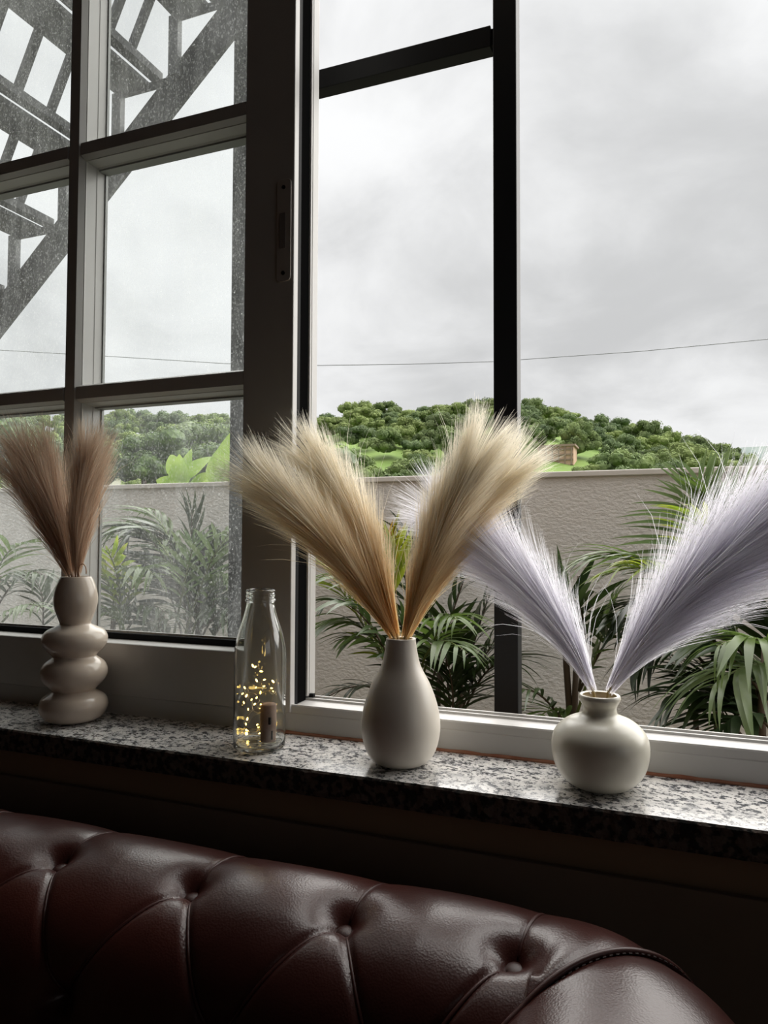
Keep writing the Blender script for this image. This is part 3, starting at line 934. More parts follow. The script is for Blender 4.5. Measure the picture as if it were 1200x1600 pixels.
# palm right of the post (dark fan)
b_ = gpt(880, 1000, 2.95)
palm('areca palm with dark fan of leaflets right of the black post', b_, [[b_, at(898, 1100, 2.95), at(905, 900, 2.95)], [b_ + Vector((.05, .02, 0)), at(885, 1040, 2.95), at(880, 960, 2.95)]], [
    ([(900, 1060, 2.95), (900, 930, 2.9), (850, 895, 2.85)], .30, 11, 'd', dict(droop=0, ang=62)),
    ([(905, 1080, 2.9), (930, 900, 2.8), (870, 945, 2.7)], .26, 10, 'd', dict(droop=1)),
    ([(905, 1080, 2.9), (980, 930, 2.8), (985, 985, 2.6)], .30, 11, 'd', dict(droop=1)),
    ([(900, 1120, 2.8), (940, 990, 2.8), (965, 930, 2.8)], .26, 11, 'g', dict(droop=1)),
    ([(895, 1160, 2.7), (850, 1060, 2.6), (800, 1080, 2.5)], .22, 9, 'd', dict(droop=1, width=.8)),
    ([(895, 1160, 2.7), (870, 1080, 2.7), (835, 1130, 2.5)], .22, 7, 'g', dict(droop=1, width=1.3)),
])
# big palm at the right
b_ = gpt(1120, 1000, 2.8)
palm('largest areca palm, pale fronds reaching above the wall at the open window', b_, [[b_, at(1120, 1080, 2.8), at(1110, 950, 2.8)], [b_ + Vector((.06, 0, 0)), at(1150, 1050, 2.8)], [b_ + Vector((-.06, 0, 0)), at(1085, 1060, 2.8)]], [
    ([(1115, 1010, 2.75), (1105, 880, 2.75), (1075, 765, 2.75)], .30, 17, 'p', dict(t0=.25, ang=78, droop=1, width=.75)),
    ([(1115, 980, 2.8), (1120, 860, 2.8), (1090, 745, 2.8)], .24, 12, 'p', dict(t0=.55, ang=40, droop=0, width=.8)),
    ([(1120, 990, 2.7), (1140, 840, 2.6), (1075, 800, 2.5)], .22, 10, 'y', dict(t0=.3, ang=50, droop=1, width=1.1)),
    ([(1130, 1000, 2.75), (1160, 830, 2.7), (1130, 770, 2.7)], .26, 12, 'g', dict(ang=45, droop=1)),
    ([(1130, 1000, 2.9), (1180, 860, 2.9), (1190, 780, 2.9)], .26, 12, 'd', dict(ang=45, droop=0)),
    ([(1105, 1000, 2.7), (1050, 840, 2.6), (905, 878, 2.5)], .26, 17, 'g', dict(t0=.3, ang=38, droop=1, width=.9)),
    ([(1105, 1000, 2.65), (1060, 850, 2.55), (940, 900, 2.4)], .22, 13, 'y', dict(t0=.35, ang=34, droop=1, width=.9)),
    ([(1105, 1010, 2.8), (1050, 900, 2.7), (960, 960, 2.6)], .26, 12, 'd', dict(droop=2)),
    ([(1110, 1010, 2.8), (1080, 890, 2.75), (1000, 880, 2.7)], .26, 13, 'g', dict(droop=2)),
    ([(1110, 1050, 2.75), (1050, 960, 2.7), (985, 1050, 2.6)], .26, 12, 'd', dict(droop=1)),
    ([(1130, 1020, 2.8), (1190, 900, 2.8), (1240, 900, 2.8)], .30, 14, 'g', dict(droop=1)),
])
b_ = gpt(1185, 1000, 2.5)
palm('areca palm with broad drooping leaflets low in front of the largest palm', b_, [[b_, at(1190, 1120, 2.5), at(1195, 1010, 2.5)]], [
    ([(1215, 1060, 2.3), (1190, 1010, 2.2), (1110, 1075, 2.1)], .28, 10, 'p', dict(t0=.1, ang=50, droop=2, width=1.0)),
    ([(1230, 1050, 2.3), (1200, 970, 2.2), (1120, 1010, 2.1)], .28, 12, 'g', dict(t0=.15, droop=2, width=1.0)),
    ([(1210, 1120, 2.5), (1150, 1000, 2.5), (1060, 1000, 2.4)], .30, 13, 'd', dict(droop=2)),
    ([(1200, 1160, 2.5), (1120, 1060, 2.5), (1040, 1090, 2.4)], .30, 13, 'd', dict(droop=1)),
    ([(1210, 1160, 2.6), (1170, 1040, 2.6), (1130, 960, 2.6)], .32, 13, 'd', dict(droop=1)),
    ([(1215, 1160, 2.5), (1180, 1080, 2.4), (1110, 1150, 2.3)], .28, 12, 'd', dict(droop=1, width=1.3)),
    ([(1215, 1160, 2.6), (1230, 1000, 2.6), (1200, 930, 2.6)], .32, 13, 'd', dict(droop=1)),
    ([(1190, 1180, 2.6), (1120, 1110, 2.6), (1060, 1040, 2.6)], .24, 10, 'd', dict(droop=1, width=.8)),
    ([(1190, 1180, 2.5), (1140, 1090, 2.5), (1090, 1050, 2.5)], .30, 12, 'd', dict(droop=2)),
    ([(1220, 1180, 2.7), (1190, 1050, 2.7), (1150, 1000, 2.7)], .34, 13, 'd', dict(droop=2, width=1.4)),
    ([(1230, 1180, 2.7), (1230, 1080, 2.7), (1180, 1040, 2.7)], .34, 13, 'd', dict(droop=2, width=1.4)),
    ([(1200, 1190, 2.7), (1160, 1080, 2.7), (1120, 1070, 2.7)], .34, 12, 'd', dict(droop=2, width=1.4)),
])
# palms seen through the dusty panes
b_ = gpt(290, 950, 2.9)
palm('areca palm seen through the lower right pane, upright leaf against the wall', b_, [[b_, at(295, 980, 2.9), at(290, 900, 2.9)], [b_ + Vector((.1, 0, 0)), at(310, 920, 2.9)]], [
    ([(300, 960, 2.9), (298, 860, 2.85), (300, 795, 2.85)], .22, 9, 'd', dict(t0=.5, ang=35, droop=0, width=1.0)),
    ([(300, 960, 2.8), (250, 790, 2.8), (175, 830, 2.7)], .30, 15, 'g', dict(droop=2)),
    ([(300, 980, 2.8), (240, 800, 2.75), (200, 840, 2.6)], .30, 15, 'd', dict(droop=2)),
    ([(300, 980, 2.9), (270, 810, 2.9), (230, 800, 2.9)], .28, 13, 'g', dict(droop=2)),
    ([(310, 1000, 2.9), (310, 900, 2.8), (250, 880, 2.7)], .30, 14, 'd', dict(droop=2)),
    ([(270, 1000, 2.6), (300, 850, 2.5), (305, 845, 2.5)], .20, 10, 'p', dict(droop=1)),
    ([(290, 990, 2.6), (330, 850, 2.5), (365, 830, 2.5)], .24, 12, 'p', dict(droop=1)),
    ([(300, 990, 2.7), (340, 880, 2.6), (370, 900, 2.5)], .22, 11, 'g', dict(droop=2, width=1.3)),
    ([(310, 1010, 2.7), (340, 930, 2.6), (372, 960, 2.5)], .22, 10, 'd', dict(droop=2, width=1.2)),
    ([(300, 1010, 2.7), (330, 960, 2.7), (350, 900, 2.7)], .22, 10, 'd', dict(droop=1)),
    ([(290, 1020, 2.95), (260, 860, 2.95), (200, 870, 2.9)], .34, 14, 'd', dict(droop=2, width=1.5)),
    ([(300, 1020, 2.95), (290, 850, 2.95), (250, 830, 2.9)], .34, 14, 'd', dict(droop=2, width=1.5)),
    ([(310, 1020, 2.95), (330, 860, 2.95), (350, 840, 2.9)], .34, 13, 'd', dict(droop=2, width=1.5)),
    ([(300, 1030, 2.9), (320, 930, 2.9), (290, 880, 2.9)], .34, 13, 'd', dict(droop=2, width=1.5)),
    ([(320, 1030, 2.9), (350, 950, 2.9), (385, 930, 2.9)], .34, 13, 'd', dict(droop=2, width=1.5)),
    ([(280, 1030, 2.9), (240, 950, 2.9), (200, 950, 2.9)], .34, 12, 'd', dict(droop=2, width=1.5)),
])
b_ = gpt(170, 980, 2.7)
palm('leafy areca palm with bright top behind the stacked vase and muntin', b_, [[b_, at(175, 1000, 2.7), at(180, 930, 2.7)]], [
    ([(190, 990, 2.6), (165, 860, 2.5), (130, 850, 2.5)], .22, 11, 'y', dict(droop=1, width=1.3)),
    ([(190, 990, 2.6), (210, 850, 2.5), (240, 900, 2.4)], .22, 11, 'g', dict(droop=2, width=1.4)),
    ([(190, 1000, 2.6), (190, 880, 2.5), (165, 860, 2.4)], .20, 10, 'y', dict(droop=1, width=1.4)),
    ([(190, 1000, 2.6), (230, 920, 2.5), (260, 960, 2.4)], .22, 10, 'd', dict(droop=2)),
    ([(190, 1010, 2.6), (200, 940, 2.6), (160, 900, 2.6)], .24, 12, 'd', dict(droop=2)),
    ([(200, 1010, 2.5), (190, 960, 2.5), (160, 960, 2.4)], .22, 10, 'g', dict(droop=1)),
    ([(210, 1020, 2.5), (240, 970, 2.5), (290, 960, 2.4)], .22, 10, 'd', dict(droop=1)),
])
b_ = gpt(-20, 950, 2.9)
palm('areca palm at the edge of the lower left pane behind brown plumes', b_, [[b_, at(-10, 980, 2.9), at(0, 900, 2.9)]], [
    ([(-20, 980, 2.8), (-10, 850, 2.7), (40, 850, 2.7)], .26, 13, 'g', dict(droop=1)),
    ([(-20, 980, 2.8), (30, 870, 2.7), (70, 900, 2.6)], .24, 12, 'd', dict(droop=2)),
    ([(0, 1000, 2.8), (-40, 880, 2.7), (-60, 850, 2.6)], .26, 12, 'g', dict(droop=1)),
    ([(-10, 990, 2.3), (30, 930, 2.3), (66, 950, 2.2)], .16, 8, 'p', dict(droop=2, width=1.4)),
    ([(60, 1020, 2.6), (80, 930, 2.6), (50, 900, 2.6)], .22, 11, 'd', dict(droop=1)),
])

# banana plants behind the wall
BAN = leafmat('banana_leaf', (.20, .32, .04), (.30, .42, .07), .40, .35, 3.0, .15)


def banana(label, base, leaves):
    root = empty('banana_plant', base); tag(root, label, 'banana plant')
    for (a, b, w) in leaves:
        A = at(*a); B = at(*b); d = B - A; L = d.length
        me = leaf_mesh('leaf', L, w * .75, .55, 10, .30, basew=.15); me.materials.append(BAN)
        o = bpy.data.objects.new('leaf', me); C.objects.link(o); o.parent = root
        d.normalize(); sd = Vector((0, -1, .35)).cross(d).normalized(); up = d.cross(sd)
        M = Matrix(((d.x, sd.x, up.x, A.x), (d.y, sd.y, up.y, A.y), (d.z, sd.z, up.z, A.z), (0, 0, 0, 1)))
        o.matrix_parent_inverse = Matrix.Translation(root.location).inverted(); o.matrix_basis = M
    c = at(*leaves[0][0])
    MB().tube([base, (c.x, c.y, c.z)], [.10, .06], 10).build('stem', STEMG, root, smooth=True)


bb = gpt(290, 740, 6.5)
banana('banana plant with bright round leaf showing over the wall', bb, [((288, 765, 6.5), (268, 705, 6.4), .40), ((288, 752, 6.5), (245, 694, 6.6), .30), ((288, 752, 6.5), (325, 700, 6.6), .30), ((295, 760, 6.6), (350, 735, 6.5), .28), ((285, 765, 6.6), (232, 742, 6.5), .28), ((290, 765, 6.7), (285, 690, 6.7), .30)])
bb = gpt(350, 740, 6.0)
banana('banana plant with tall upright leaf beside the sash stile', bb, [((345, 765, 6.0), (362, 640, 5.9), .42), ((345, 765, 6.0), (325, 690, 6.0), .34), ((345, 765, 6.0), (395, 690, 6.0), .35), ((350, 770, 6.0), (300, 745, 6.0), .3)])

# ------------------------------------------------------------------ vases
def vase(name, label, base, outer, m, wall=.0035, inm=CERAMIC_IN, depth=None):
    root = empty(name, base); tag(root, label, 'vase')
    pr = smooth_profile(outer)
    top = pr[-1]
    lo = [(.0002, .0012), (outer[0][0] * .86, .0012), (outer[0][0] * .95, 0)]
    body = lo + pr + [(top[0] - wall * .5, top[1] + .0006), (top[0] - wall, top[1] - .0006)]
    MB().lathe(body, *base, seg=96).build('body', m, root, smooth=True)
    inner = [(max(r - wall, .002), z) for r, z in pr if z > .006][::-1]
    inner[0] = (top[0] - wall, top[1] - .0006)
    inner.append((.0003, .006))
    MB().lathe(inner, *base, seg=64).build('inside', inm, root, smooth=True)
    return root


stack = [(.0290, .0006), (.0385, .005), (.0452, .0145), (.0472, .0245), (.0428, .0345), (.0330, .0410), (.0292, .0440), (.0318, .0475), (.0425, .0590), (.0458, .0715), (.0415, .0830), (.0322, .0905),
         (.0298, .0935), (.0318, .0965), (.0418, .1075), (.0452, .1190), (.0400, .1300), (.0262, .1372), (.0214, .1405), (.0238, .1485), (.0286, .1620), (.0306, .1740), (.0290, .1885), (.0245, .2020), (.0211, .2085)]
VS = (-.8091, .8250, ZS)
vase('stacked_bulb_vase', 'glossy cream ceramic vase shaped like three stacked bulbs under a barrel neck', VS, stack, CERAMIC2)
pear = [(.0255, .0006), (.0320, .0040), (.0394, .0125), (.0443, .0250), (.0467, .0395), (.0466, .0510), (.0444, .0656), (.0399, .0807), (.0340, .0951), (.0240, .1140), (.0200, .1290), (.0182, .1405), (.0176, .1470)]
VP = (-.2983, .8157, ZS)
vase('pear_vase', 'matte cream ceramic pear shaped vase holding beige plumes', VP, pear, CERAMIC)
ball = [(.0268, .0006), (.0330, .0040), (.0420, .0120), (.0482, .0240), (.0511, .0400), (.0495, .0540), (.0430, .0640), (.0335, .0712), (.0205, .0765), (.0178, .0810), (.0180, .0858), (.0208, .0912), (.0221, .0948), (.0212, .0978)]
VB = (-.0711, .8211, ZS)
vase('round_vase', 'satin cream round bottle vase with short flared neck holding white plumes', VB, ball, CERAMIC3)

# ------------------------------------------------------------------ glass bottle
BB = (-.4862, .8067, ZS)
outer = [(.0275, .0004), (.0316, .0030), (.0328, .0090), (.0330, .0500), (.0332, .1036), (.0329, .1200), (.0313, .1315), (.0276, .1482), (.0222, .1645), (.0190, .1767), (.0176, .1849)]
po = smooth_profile(outer, 5)
thr = [(.0196, .1856), (.0199, .1868), (.0192, .1880), (.0181, .1890), (.0180, .1905), (.0190, .1916), (.0192, .1928), (.0182, .1940), (.0180, .1955), (.0188, .1968), (.0186, .1990), (.0178, .2008), (.0168, .2006)]
inner = [(.0158, .1990), (.0156, .1849), (.0172, .1767), (.0204, .1645), (.0258, .1482), (.0295, .1315), (.0309, .1200), (.0312, .1036), (.0310, .0500), (.0306, .0120), (.0270, .0070), (.0120, .0085), (.0002, .0100)]
body = [(.0002, .0030), (.0180, .0018), (.0262, .0003)] + po + thr + smooth_profile(inner, 4)
bt_ = empty('glass_bottle', BB); tag(bt_, 'clear glass milk bottle with threaded neck and fairy lights inside', 'bottle')
MB().lathe(body, *BB, seg=96).build('body', BOTTLE, bt_, smooth=True)
# string lights inside
fl = empty('string_light', (BB[0], BB[1], ZS + .011)); tag(fl, 'warm fairy light string coiled inside the glass bottle with cork battery pack', 'string light')
BW = mat('silver_wire', (.55, .45, .28), .3, metal=1.0)
BULB = emit('warm_bulb', (1.0, .66, .17), 9.0)
spots = [(395, 1040), (399, 1042), (408, 1049), (401, 1063), (413, 1062), (412, 1072), (400, 1074), (407, 1082), (427, 1080), (424, 1075), (373, 1083), (385, 1087), (401, 1090), (398, 1100), (408, 1101), (407, 1107), (379, 1121), (373, 1137), (381, 1140), (402, 1132), (404, 1136), (407, 1146), (379, 1148), (376, 1157), (405, 1161), (437, 1067), (376, 1097), (373, 1073), (393, 1093), (411, 1113), (384, 1131), (388, 1108)]
r0 = random.Random(4)
bp_ = []
for u, v in spots:
    yy = BB[1] + r0.uniform(-.020, .022)
    p = at(u, v, yy); d = Vector((p.x - BB[0], p.y - BB[1], 0))
    lim = .0272
    if d.length > lim: d = d * (lim / d.length)
    p = Vector((BB[0] + d.x, BB[1] + d.y, max(p.z, ZS + .013))); bp_.append(p)
for i, p in enumerate(bp_):
    bm = bmesh.new(); bmesh.ops.create_icosphere(bm, subdivisions=2, radius=1.0)
    me = bpy.data.meshes.new('bulb'); bm.to_mesh(me); bm.free()
    me.materials.append(BULB)
    o = bpy.data.objects.new('bulb', me); C.objects.link(o); o.parent = fl
    o.matrix_parent_inverse = Matrix.Translation(fl.location).inverted()
    s_ = r0.uniform(.0008, .0014)
    o.matrix_basis = Matrix.Translation(p) @ Matrix.Rotation(r0.uniform(0, 3), 4, 'Y') @ Matrix.Diagonal((s_ * .8, s_ * .8, s_ * 1.7, 1))
# wire through the bulbs, with little loops
order = bp_[:]
path = []
for i in range(len(order) - 1):
    a, b = order[i], order[i + 1]
    for q in range(6):
        t_ = q / 6
        p = a.lerp(b, t_) + Vector((.004 * math.sin(t_ * math.pi + i), .004 * math.cos(i * 2.1) * math.sin(t_ * math.pi), .006 * math.sin(t_ * math.pi) * math.sin(i * 1.3)))
        d = Vector((p.x - BB[0], p.y - BB[1], 0))
        if d.length > .029: d = d * (.029 / d.length)
        path.append(Vector((BB[0] + d.x, BB[1] + d.y, max(p.z, ZS + .012))))
MB().tube(path, .0003, 4).build('wire', BW, fl, smooth=True)
ck = (-.4715, .8030, ZS + .0112)
CORK = mat('pinkish_cork', (.26, .17, .13), .75, noise=(60, (.34, .235, .19), .4, .65))
MB().lathe([(.0002, 0), (.0088, 0), (.0094, .0008), (.0100, .0250), (.0101, .0455), (.0095, .0465), (.0002, .0465)], *ck, seg=40).build('cork_battery_case', CORK, fl, smooth=True)
MB().box(ck[0] + .0050, ck[0] + .0078, ck[1] - .0088, ck[1] - .0060, ZS + .0340, ZS + .0430).build('switch', GASKET, fl, bevel=.0004)
MB().box(ck[0] + .0075, ck[0] + .0090, ck[1] - .0058, ck[1] - .0040, ZS + .0150, ZS + .0260).build('label_mark', GASKET, fl)

# ------------------------------------------------------------------ pampas plumes
def plume(label, pts, mouth, nf, L, a0, a1, m, stem_m, radius=.00025, flat=1.0, t_min=.0, t_max=.86, taper=.40, wild=.014, seed=1, groupname=None, droop=0.0, stray=.015, mouth_r=.0045):
    """pts: world control points of the stem; fibres leave it and fan out"""
    r = np.random.default_rng(seed)
    P = np.array([tuple(p) for p in pts]); m_n = len(P)
    # dense Catmull-Rom
    ext = np.vstack([2 * P[0] - P[1], P, 2 * P[-1] - P[-2]]); S = []
    for i in range(1, m_n):
        for k in range(24):
            t = k / 24; p0, p1, p2, p3 = ext[i - 1:i + 3]
            S.append(.5 * ((2 * p1) + (-p0 + p2) * t + (2 * p0 - 5 * p1 + 4 * p2 - p3) * t * t + (-p0 + 3 * p1 - 3 * p2 + p3) * t ** 3))
    S.append(P[-1]); S = np.array(S)
    root = empty('pampas_plume', tuple(S[0])); tag(root, label, 'pampas grass', groupname)
    seglen = np.linalg.norm(np.diff(S, axis=0), axis=1); cum = np.concatenate([[0], np.cumsum(seglen)]); total = cum[-1]
    down = Vector(mouth)
    MB().tube([down] + [tuple(p) for p in S[::6]], [.0016] + [.0014 * (1 - .75 * i / (len(S[::6]))) for i in range(len(S[::6]))], 6).build('stem', stem_m, root, smooth=True)
    t = t_min + (t_max - t_min) * r.uniform(0, 1, nf) ** .95
    s_at = t * total
    P0 = np.stack([np.interp(s_at, cum, S[:, k]) for k in range(3)], 1)
    P1 = np.stack([np.interp(np.minimum(s_at + .01, total), cum, S[:, k]) for k in range(3)], 1)
    Pm = np.stack([np.interp(np.maximum(s_at - .01, 0), cum, S[:, k]) for k in range(3)], 1)
    T = P1 - Pm; T /= np.linalg.norm(T, axis=1)[:, None]
    A = np.cross(T, np.array([0.05, 1, 0.02])); A /= np.linalg.norm(A, axis=1)[:, None]; B = np.cross(T, A)
    phi = r.uniform(0, 2 * np.pi, nf)
    N = A * np.cos(phi)[:, None] + B * (np.sin(phi) * flat)[:, None]
    N /= np.linalg.norm(N, axis=1)[:, None]
    P0 = P0 + N * (r.uniform(.0, 1.0, nf) ** .5 * mouth_r)[:, None]
    ll = L * r.uniform(.78, 1.0, nf) * (1 - taper * np.clip((t - .35) / .65, 0, 1) ** 1.5) * (.75 + .25 * np.clip(t / .25, 0, 1))
    a_start = np.radians(a0) * r.uniform(.1, 1.0, nf) * (.60 + .40 * np.clip(t / .3, 0, 1)) * 2.2
    a_end = np.radians(a1) * np.sqrt(r.uniform(.03, 1.0, nf)) * (.90 + .10 * t) * 1.55
    # strays
    ns = int(nf * stray); a_end[:ns] *= 2.2; ll[:ns] *= 1.05
    K = 6
    pos = np.zeros((nf, K, 3)); pos[:, 0] = P0
    jit = r.normal(scale=wild, size=(nf, 3))
    # follow the stem as it bends: blend local tangent toward the stem tangent further along
    for k in range(1, K):
        fr = k / (K - 1); al = a_start + (a_end - a_start) * fr ** 1.2
        ss = np.minimum(s_at + ll * fr * .6, total)
        Q1 = np.stack([np.interp(np.minimum(ss + .008, total), cum, S[:, q]) for q in range(3)], 1)
        Q0 = np.stack([np.interp(np.minimum(ss, total - .008), cum, S[:, q]) for q in range(3)], 1)
        TT = Q1 - Q0; TT /= np.linalg.norm(TT, axis=1)[:, None]
        d = TT * np.cos(al)[:, None] + N * np.sin(al)[:, None] + jit * fr
        d[:, 2] -= droop * fr * fr
        d /= np.linalg.norm(d, axis=1)[:, None]
        pos[:, k] = pos[:, k - 1] + d * (ll / (K - 1))[:, None]
    # flat tapered blades, each turned its own way
    rad = radius * np.array([1.0, 1.0, .95, .85, .65, .2])
    D = pos[:, -1] - pos[:, 0]; D /= np.linalg.norm(D, axis=1)[:, None]
    U1 = np.cross(D, r.normal(size=(nf, 3))); U1 /= np.linalg.norm(U1, axis=1)[:, None]
    V = np.zeros((nf, K, 2, 3))
    for j in range(2):
        V[:, :, j] = pos + U1[:, None, :] * rad[None, :, None] * (1 - 2 * j)
    V = V.reshape(-1, 3)
    base = (np.arange(nf) * K * 2)[:, None, None]; kk = (np.arange(K - 1) * 2)[None, :, None]
    quad = np.concatenate([base + kk, base + kk + 1, base + kk + 3, base + kk + 2], axis=2).reshape(-1, 4)
    me = bpy.data.meshes.new('fibres')
    me.vertices.add(len(V)); me.vertices.foreach_set('co', V.astype(np.float32).ravel())
    nq = len(quad); me.loops.add(nq * 4); me.polygons.add(nq)
    me.loops.foreach_set('vertex_index', quad.astype(np.int32).ravel())
    me.polygons.foreach_set('loop_start', np.arange(0, nq * 4, 4, dtype=np.int32))
    me.polygons.foreach_set('use_smooth', np.ones(nq, dtype=bool))
    me.update(calc_edges=True)
    av = me.attributes.new('strand', 'FLOAT', 'POINT')
    av.data.foreach_set('value', np.repeat(r.uniform(0, 1, nf) ** .6, K * 2).astype(np.float32))
    o = link('fibres', me, m, root); o['kind'] = 'stuff'
    return root


ZM = ZS + .147
BEIGE = fibremat('beige_pampas_fibre', (.95, .74, .40), (.96, .91, .79), ZM, ZM + .20, .70)
BST = mat('beige_stem', (.42, .33, .19), .6)
mo = (VP[0], VP[1], ZM - .05)
W_ = lambda L_: [at(*p) for p in L_]
plume('beige pampas plume in the pear vase leaning furthest over the sash stile', W_([(616, 998, .818), (566, 915, .812), (508, 842, .80), (450, 785, .79), (412, 752, .785)]), mo, 3600, .150, 7, 19, BEIGE, BST, flat=.55, seed=1, groupname='beige plumes in the pear vase')
plume('beige pampas plume in the pear vase with tip over the window frame edge', W_([(622, 998, .822), (594, 910, .830), (558, 822, .84), (514, 750, .85), (482, 712, .855)]), mo, 3600, .150, 7, 19, BEIGE, BST, flat=.55, seed=2, groupname='beige plumes in the pear vase')
plume('beige pampas plume rising highest from the pear vase in front of the black post', W_([(632, 998, .815), (658, 910, .812), (695, 810, .81), (728, 745, .81), (748, 706, .81)]), mo, 3600, .138, 7, 18, BEIGE, BST, flat=.55, seed=3, groupname='beige plumes in the pear vase')
plume('beige pampas plume spreading past the black post toward the small building', W_([(636, 998, .818), (668, 920, .83), (718, 830, .845), (766, 768, .86), (798, 732, .865)]), mo, 3300, .138, 7, 18, BEIGE, BST, flat=.55, seed=4, groupname='beige plumes in the pear vase')

WHF = fibremat('white_pampas_fibre', (.955, .945, .985), (.96, .95, .99), ZS + .1, ZS + .3, .80)
WST = mat('brass_stem', (.38, .29, .12), .5)
zb_ = ZS + .098
mo = (VB[0], VB[1], zb_ - .05)
plume('white pampas plume leaning from the round vase toward the pear vase', W_([(928, 1083, .822), (890, 1005, .828), (825, 920, .84), (755, 855, .86), (690, 800, .875)]), mo, 3800, .165, 8, 23, WHF, WST, flat=.35, seed=11, groupname='white plumes in the round vase', droop=.03)
plume('white pampas plume sweeping from the round vase out of the frame', W_([(950, 1083, .820), (1000, 1010, .812), (1080, 925, .80), (1170, 850, .79), (1270, 780, .78)]), mo, 4600, .185, 9, 24, WHF, WST, flat=.28, seed=12, groupname='white plumes in the round vase', droop=.10)

BRF = fibremat('brown_pampas_fibre', (.72, .52, .38), (.82, .67, .53), ZS + .2, ZS + .42, .5)
BRST = mat('brown_pampas_stem', (.16, .085, .05), .7)
mo = (VS[0], VS[1], ZS + .15)
gB = 'dusty brown plumes in the stacked vase'
plume('dusty brown plume arching lowest from the stacked vase toward the frame edge', W_([(108, 900, .825), (80, 840, .82), (50, 780, .81), (20, 735, .80)]), mo, 1100, .120, 6, 19, BRF, BRST, seed=21, groupname=gB, wild=.03, stray=.05)
plume('dusty brown plume spreading wide over the lower left pane', W_([(112, 900, .825), (92, 820, .825), (62, 750, .82), (25, 690, .815)]), mo, 1500, .125, 6, 19, BRF, BRST, seed=22, groupname=gB, wild=.03, stray=.05)
plume('tallest dusty brown plume with dark tip reaching the lower muntin', W_([(114, 900, .83), (102, 820, .835), (85, 750, .84), (66, 685, .84)]), mo, 1000, .120, 6, 15, BRF, BRST, seed=23, groupname=gB, wild=.03, stray=.06)
plume('dusty brown plume standing upright in front of the vertical muntin', W_([(118, 900, .825), (120, 820, .815), (128, 760, .81), (138, 700, .80)]), mo, 1400, .115, 6, 15, BRF, BRST, seed=24, groupname=gB, wild=.03, stray=.05)
plume('dusty brown plume leaning toward the lower right pane', W_([(122, 900, .825), (132, 830, .83), (146, 760, .835), (158, 705, .84)]), mo, 1100, .110, 6, 16, BRF, BRST, seed=25, groupname=gB, wild=.03, stray=.05)
# small curled strands at the vase mouths
cu = []
c0 = at(129, 893, .822)
for i in range(26):
    a = i / 25 * math.pi * 1.5 - .3; cu.append(c0 + Vector((.007 * math.cos(a), 0, .011 * math.sin(a))))
tag(MB().tube(cu, .0009, 5).build('curled_strand', BRF, smooth=True), 'small curled brown strand at the mouth of the stacked vase', 'strand')

# ------------------------------------------------------------------ chesterfield sofa
sofa = empty('chesterfield_sofa', (-.7, .62, 0)); tag(sofa, 'dark red leather chesterfield sofa with buttoned rolled back below the sill', 'sofa')
RR, YC, ZC = .120, .620, .727
RB = .07; XC = -.103; YB = YC - RB
btn_x = [-1.27, -1.10, -.932, -.768, -.604, -.4365, -.273, -.1208]
TH_B = math.radians(101.5); TH_L = math.radians(168)
low_x = [(btn_x[i] + btn_x[i + 1]) / 2 for i in range(len(btn_x) - 1)]
low_x = [btn_x[0] - .08] + low_x


def seg_dist(px, pa, ax, aa, bx, ba):
    vx, va = bx - ax, ba - aa; L2 = vx * vx + va * va
    t = np.clip(((px - ax) * vx + (pa - aa) * va) / L2, 0, 1)
    return np.hypot(px - ax - t * vx, pa - aa - t * va), t


def sofa_disp(x, a):
    """radial offset of padded leather; x along the roll, a = arc length round it"""
    d = np.full_like(x, .0)
    ab = TH_B * RR; al = TH_L * RR
    dmin = np.full_like(x, 9.)
    dbm = np.full_like(x, 9.)
    for i, bx in enumerate(btn_x):
        # back pleat over the top
        q, t = seg_dist(x, a, bx, ab, bx + .012, ab - .085); dmin = np.minimum(dmin, q + .0 + t * .006)
        # two diagonals to the lower row
        q, t = seg_dist(x, a, bx, ab, low_x[i], al); dmin = np.minimum(dmin, q)
        if i + 1 < len(low_x):
            q, t = seg_dist(x, a, bx, ab, low_x[i + 1], al); dmin = np.minimum(dmin, q)
        dbm = np.minimum(dbm, np.hypot(x - bx, a - ab))
    for lx in low_x:
        dbm = np.minimum(dbm, np.hypot(x - lx, a - al))
    d = -.0035 * np.exp(-(dmin / .0035) ** 2) - .0045 * np.exp(-(dmin / .018)) - .019 * np.exp(-(dbm / .017) ** 1.5) - .006 * np.exp(-(dbm / .05) ** 2)
    return d


NT_, NX_ = 190, 620
th = np.linspace(math.radians(-60), math.radians(235), NT_)
yth = RR * np.cos(th); zth = RR * np.sin(th)
XL = -1.75
U_ = np.linspace(0, 1, NX_)
verts = []
Y0 = YC + yth
xend = XC - np.maximum(0, YB - Y0)
Xg = XL + (xend[None, :] - XL) * U_[:, None]
Ag = np.broadcast_to(th * RR, Xg.shape)
dd = sofa_disp(Xg, Ag)
dd = dd + np.array([[.0016 * mnoise.noise(Vector((Xg[i, j] * 9, th[j] * 2, 1.5))) for j in range(0, NT_)] for i in range(NX_)])
G1 = np.stack([Xg, YC + (RR + dd) * np.cos(th)[None, :], ZC + (RR + dd) * np.sin(th)[None, :]], 2)
NA = 26
ph = np.linspace(0, math.pi / 2, NA)[1:]
rl = np.maximum(RB + RR * np.cos(th), 0)     # radial distance from bend axis
inner_ = (RB + RR * np.cos(th)) < 0
G2 = np.zeros((len(ph), NT_, 3))
